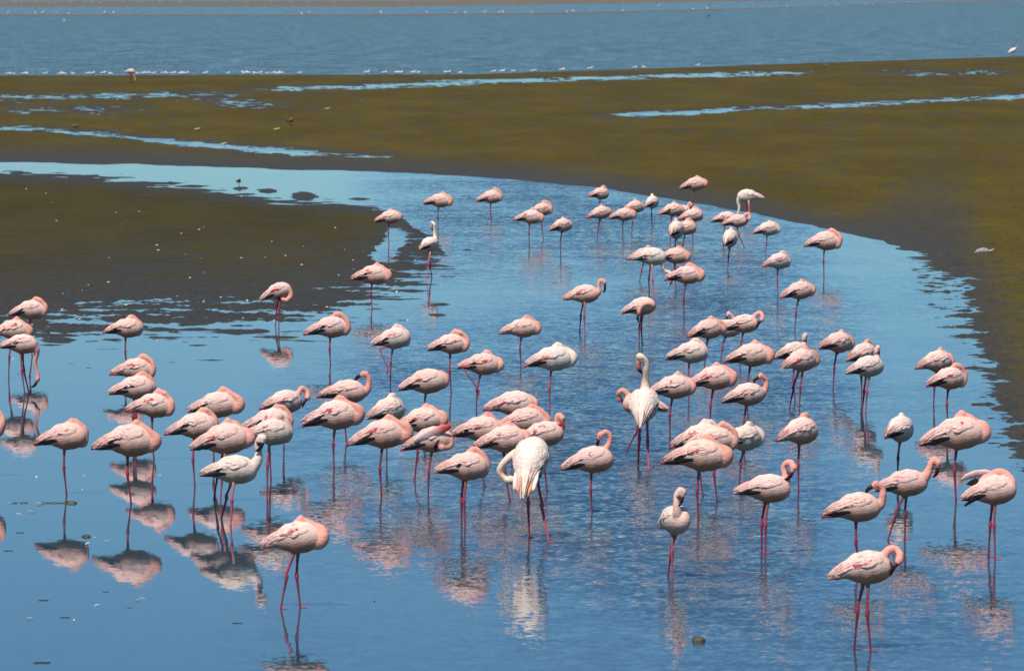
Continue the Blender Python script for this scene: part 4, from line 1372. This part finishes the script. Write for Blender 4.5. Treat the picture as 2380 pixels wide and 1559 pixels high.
put(far_a, 304, 193, 0.0, 'pink flamingo feeding alone on the mud in front of the resting gulls', 'flamingo', None, 1.0, gz(304, 193))
put(far_c, 1531, 17, 0.4, 'tiny bright pink flamingo wading between spit and sandbar', 'flamingo', None, 1.35, 0.0)

# the large pale bird with a dark neck on the lagoon shore
dk = simple_bird('pelican', chain=[(-0.42, -0.17, 0.03), (-0.22, -0.08, 0.13), (0.02, 0.04, 0.19), (0.16, 0.14, 0.14)], head=(0.24, 0.62), r_head=0.055, bill=0.10, leg_len=0.42, h=0.03,
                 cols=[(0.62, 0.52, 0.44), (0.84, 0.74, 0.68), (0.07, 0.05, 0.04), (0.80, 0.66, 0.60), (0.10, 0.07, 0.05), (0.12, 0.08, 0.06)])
nk = MB()
TV, TQ = tube([(0.14, 0, 0.66), (0.19, 0, 0.80), (0.21, 0, 0.92), (0.235, 0, 1.02)], [0.085, 0.072, 0.06, 0.05], 9)
nk.add(TV, TQ, (0.06, 0.045, 0.035))
nk.build('neck', M_PLUM, dk)
put(dk, 2354, 131, 0.1, 'large pale bird with dark upright neck standing on the lagoon shore', 'bird', None, 1.0, gz(2354, 134))

# waders and small birds
WADER = dict(chain=[(-0.12, -0.01, 0.008), (-0.05, 0.0, 0.032), (0.03, 0.01, 0.042), (0.07, 0.02, 0.032)], head=(0.10, 0.07), r_head=0.024, bill=0.06, leg_len=0.12,
             cols=[(0.30, 0.25, 0.18), (0.16, 0.12, 0.07), (0.18, 0.14, 0.09), (0.12, 0.09, 0.06), (0.10, 0.08, 0.04), (0.05, 0.04, 0.03)])
wd = simple_bird('wader', wing='folded', **WADER)
put(wd, 176, 302, 0.3, 'brown wader standing in the blue puddle strip', 'wader', None, 1.1, 0.0)
put(wd, 675, 295, 1.2, 'grey brown wader standing on the open olive mud', 'wader', None, 1.5, gz(675, 295))
put(wd, 1916, 161, 2.4, 'dark brown bird on the mud crest by the lagoon', 'wader', None, 1.6, gz(1916, 161))
dkb = dict(WADER)
dkb['cols'] = [(0.03, 0.03, 0.03)] * 6
wb2 = simple_bird('cormorant', wing='folded', **dkb)
put(wb2, 1647, 40, 1.2, 'black cormorant out on the dark blue lagoon', 'cormorant', None, 3.4, -0.2)
put(wb2, 555, 431, 1.4, 'small black bird beside the mud islets in the channel', 'bird', None, 0.85, 0.0)
pale = dict(WADER)
pale['cols'] = [(0.75, 0.72, 0.66), (0.55, 0.50, 0.42), (0.7, 0.66, 0.6), (0.3, 0.27, 0.22), (0.1, 0.08, 0.05), (0.05, 0.04, 0.03)]
wb3 = simple_bird('sandpiper', wing='folded', **pale)
for X, Y in ((460, 308), (645, 310), (762, 262), (522, 340)):
    put(wb3, X, Y, 0.4, 'small pale sandpiper on the open olive mud', 'sandpiper', 'sandpipers on the olive mud', 0.65, gz(X, Y))

# ------------------------------------------------------------------ shells, feathers, algae, stone
def lumpy(name, rx, ry, rz, seed, mat, amp=0.25, nu=12, nv=7):
    V, Q = [], []
    for i in range(nv + 1):
        th = math.pi * i / nv
        for j in range(nu):
            ph = 2 * math.pi * j / nu
            d = np.array([math.sin(th) * math.cos(ph), math.sin(th) * math.sin(ph), math.cos(th)])
            k_ = 1 + amp * float(fbm(np.array([d[0] * 1.7 + seed]), np.array([d[1] * 1.7 + d[2] * 2.3]), 3, 5)[0])
            V.append((d[0] * rx * k_, d[1] * ry * k_, d[2] * rz * k_))
    for i in range(nv):
        for j in range(nu):
            a, b = i * nu + j, i * nu + (j + 1) % nu
            Q.append((a, a + nu, b + nu, b))
    return mesh_obj(name, V, np.array(Q), mat)


def plain(name, c1, c2, scale, rough):
    k = NT(name)
    tc = k.n('ShaderNodeTexCoord').outputs['Object']
    f = k.noise(tc, scale, 4.0, 0.6)
    k.l(k.mix(k.ramp(f, 0.35, 0.65), c1, c2), k.p.inputs['Base Color'])
    k.p.inputs['Roughness'].default_value = rough
    return k.m


M_SHELL = plain('shell_white', (0.74, 0.70, 0.64), (0.50, 0.46, 0.40), 40, 0.5)
M_ALGAE = plain('algae', (0.030, 0.034, 0.012), (0.075, 0.070, 0.022), 30, 0.6)
M_STONE = plain('stone_mossy', (0.050, 0.046, 0.018), (0.085, 0.078, 0.036), 25, 0.7)
M_DEAD = plain('weathered_pale', (0.26, 0.235, 0.22), (0.44, 0.41, 0.39), 9, 0.8)


def shell_mesh(seed):
    """a scallop-like half shell, ribbed, open side down"""
    V, Q = [], []
    nr, na = 5, 13
    for i in range(nr + 1):
        t = i / nr
        for j in range(na):
            a = math.radians(-85 + 170 * j / (na - 1))
            rr_ = t * (0.032 + 0.002 * math.cos(j * math.pi))
            V.append((rr_ * math.cos(a) - 0.014, rr_ * math.sin(a) * 0.95, 0.017 * math.sin(math.pi * (0.15 + 0.85 * t)) * math.cos(a * 0.8) + 0.001 * (j % 2)))
    for i in range(nr):
        for j in range(na - 1):
            a = i * na + j
            Q.append((a, a + na, a + na + 1, a + 1))
    return mesh_obj('shell', V, np.array(Q), M_SHELL)


sh = shell_mesh(1)
n_sh = 0
tries = 0
while n_sh < 90 and tries < 4000:
    tries += 1
    X = rng.uniform(5, 1000)
    Y = rng.uniform(440, 790)
    z = float(bank_height(np.array([X]), np.array([Y]))[0])
    keep = 0.15 + 0.85 * float(smooth(480, 660, Y)) * (0.35 + 0.65 * float(smooth(200, 700, X)))
    if z < -0.012 or rng.uniform() > keep:
        continue
    put(sh, X, Y, rng.uniform(0, 6.28), 'small white shell lying on the dark mudbank', 'shell', 'white shells on the dark mudbank', rng.uniform(0.3, 1.0) ** 1.6 * 1.15, max(z, 0.0) + 0.002)
    n_sh += 1


def feather_mesh():
    TV, TQ = tube([(-0.05, 0, 0.004), (-0.02, 0.003, 0.010), (0.02, 0.0, 0.014), (0.055, -0.006, 0.022)], [0.003, 0.014, 0.016, 0.003], 8, ((0, 0, 1), 0.25))
    return mesh_obj('feather', TV, [tuple(f) if f[0] != f[-1] else tuple(f[:-1]) for f in TQ], M_SHELL)


fe = feather_mesh()
for X, Y, sz in ((85, 1110, 1.0), (92, 1172, 1.2), (72, 1190, 1.0), (45, 1196, 0.8), (195, 1107, 0.6), (192, 1138, 0.6), (203, 1265, 1.0), (222, 1250, 0.6), (248, 1258, 0.6), (320, 1396, 0.8), (225, 1408, 0.8), (332, 1392, 0.7),
                 (70, 1438, 0.8), (172, 1442, 0.6), (870, 1395, 0.7), (690, 795, 0.8), (372, 1105, 0.6), (30, 835, 1.0), (42, 868, 0.9), (1085, 480, 0.9), (1330, 655, 0.9), (22, 1170, 0.8), (120, 775, 0.8), (365, 792, 0.7)):
    put(fe, X, Y, rng.uniform(0, 6.28), 'small white feather floating on the calm blue water', 'feather', 'feathers floating on the calm water', sz * 0.8, 0.003)

g = ground(166, 1169)
al = empty('algae_clump', (float(g[0]), float(g[1]), 0))
a1 = lumpy('clump', 0.052, 0.045, 0.026, 1.0, M_ALGAE, 0.4, 16, 9)
a1.parent = al
for i, (dx, rx) in enumerate(((-0.09, 0.05), (-0.17, 0.06), (-0.26, 0.05), (-0.47, 0.05), (-0.56, 0.03))):
    a2 = lumpy('strand', rx, 0.02, 0.009, 3.0 + i, M_ALGAE, 0.5)
    a2.location = (dx, 0.01 * (i % 2), 0.001)
    a2.parent = al
tag(al, 'dark olive algae clump trailing thin strands on calm water', 'algae')
g = ground(201, 1247)
o = lumpy('mud_clod', 0.045, 0.06, 0.02, 8.0, M_ALGAE, 0.5, 14, 8)
o.location = (float(g[0]), float(g[1]), 0.0)
tag(o, 'small dark clod breaking the calm water among white feathers', 'clod')
g = ground(1624, 1490)
o = lumpy('stone', 0.054, 0.05, 0.036, 5.0, M_STONE, 0.35, 16, 9)
o.location = (float(g[0]), float(g[1]), 0.006)
tag(o, 'olive brown stone half sunk in open water, away from the birds', 'stone')
# thin scraps of floating weed on the calm water
M_WEED = plain('weed_dark', (0.012, 0.016, 0.012), (0.030, 0.032, 0.020), 30, 0.7)
sc_src = lumpy('weed_scrap', 0.055, 0.05, 0.0035, 12.0, M_WEED, 0.8, 14, 5)
WS = [(500, 783, 1.6), (275, 700 + 95, 1.0), (165, 845, 1.0), (430, 735 + 60, 1.2), (205, 855, 0.8), (350, 860, 0.7), (400, 842, 1.0), (45, 1238, 1.5), (140, 1255, 1.0), (210, 1290, 0.7), (18, 1280, 1.3), (15, 1330, 1.6), (100, 1395, 1.2),
      (135, 1408, 1.2), (150, 1435, 1.4), (232, 1418, 1.2), (245, 1375, 0.9), (232, 1435, 0.6), (300, 1412, 0.7), (150, 1452, 1.1), (95, 1540, 1.4), (65, 1565, 1.0), (550, 1448, 1.0), (425, 1368, 0.9), (1095, 492, 1.2), (1240, 470, 1.0), (1255, 482, 1.3), (1345, 620, 1.8), (1290, 657, 1.4)]
for X, Y, sz in WS[::2] + WS[1:8:2]:
    if Y > 1600:
        continue
    put(sc_src, X, Y, rng.uniform(-0.3, 0.3), 'thin dark scrap of weed floating on smooth water', 'weed', 'weed scraps floating on smooth water', sz * rng.uniform(0.5, 0.9), 0.001)

# the pale carcass-like thing on the wet mud
g = ground(2287, 592)
root = empty('driftwood', (float(g[0]), float(g[1]), 0.03), 0.15)
V, Q = tube([(-0.19, 0, 0.0), (-0.12, 0, 0.03), (-0.02, 0.01, 0.045), (0.06, 0, 0.04), (0.10, 0, 0.022)], [0.012, 0.05, 0.062, 0.05, 0.02], 10, ((0, 1, 0), 1.0))
p_ = mesh_obj('trunk', V, [tuple(f) if f[0] != f[-1] else tuple(f[:-1]) for f in Q], M_DEAD, root)
for pts in ([(0.07, 0.0, 0.03), (0.14, 0.0, 0.045), (0.205, 0.0, 0.085)], [(0.06, 0.02, 0.02), (0.12, 0.04, 0.02), (0.18, 0.05, 0.035)]):
    V, Q = tube(pts, [0.035, 0.026, 0.006], 8, ((0, 1, 0), 0.5))
    mesh_obj('branch', V, [tuple(f) if f[0] != f[-1] else tuple(f[:-1]) for f in Q], M_DEAD, root)
tag(root, 'bleached pale lump with forked end lying on the dark wet mud', 'driftwood')
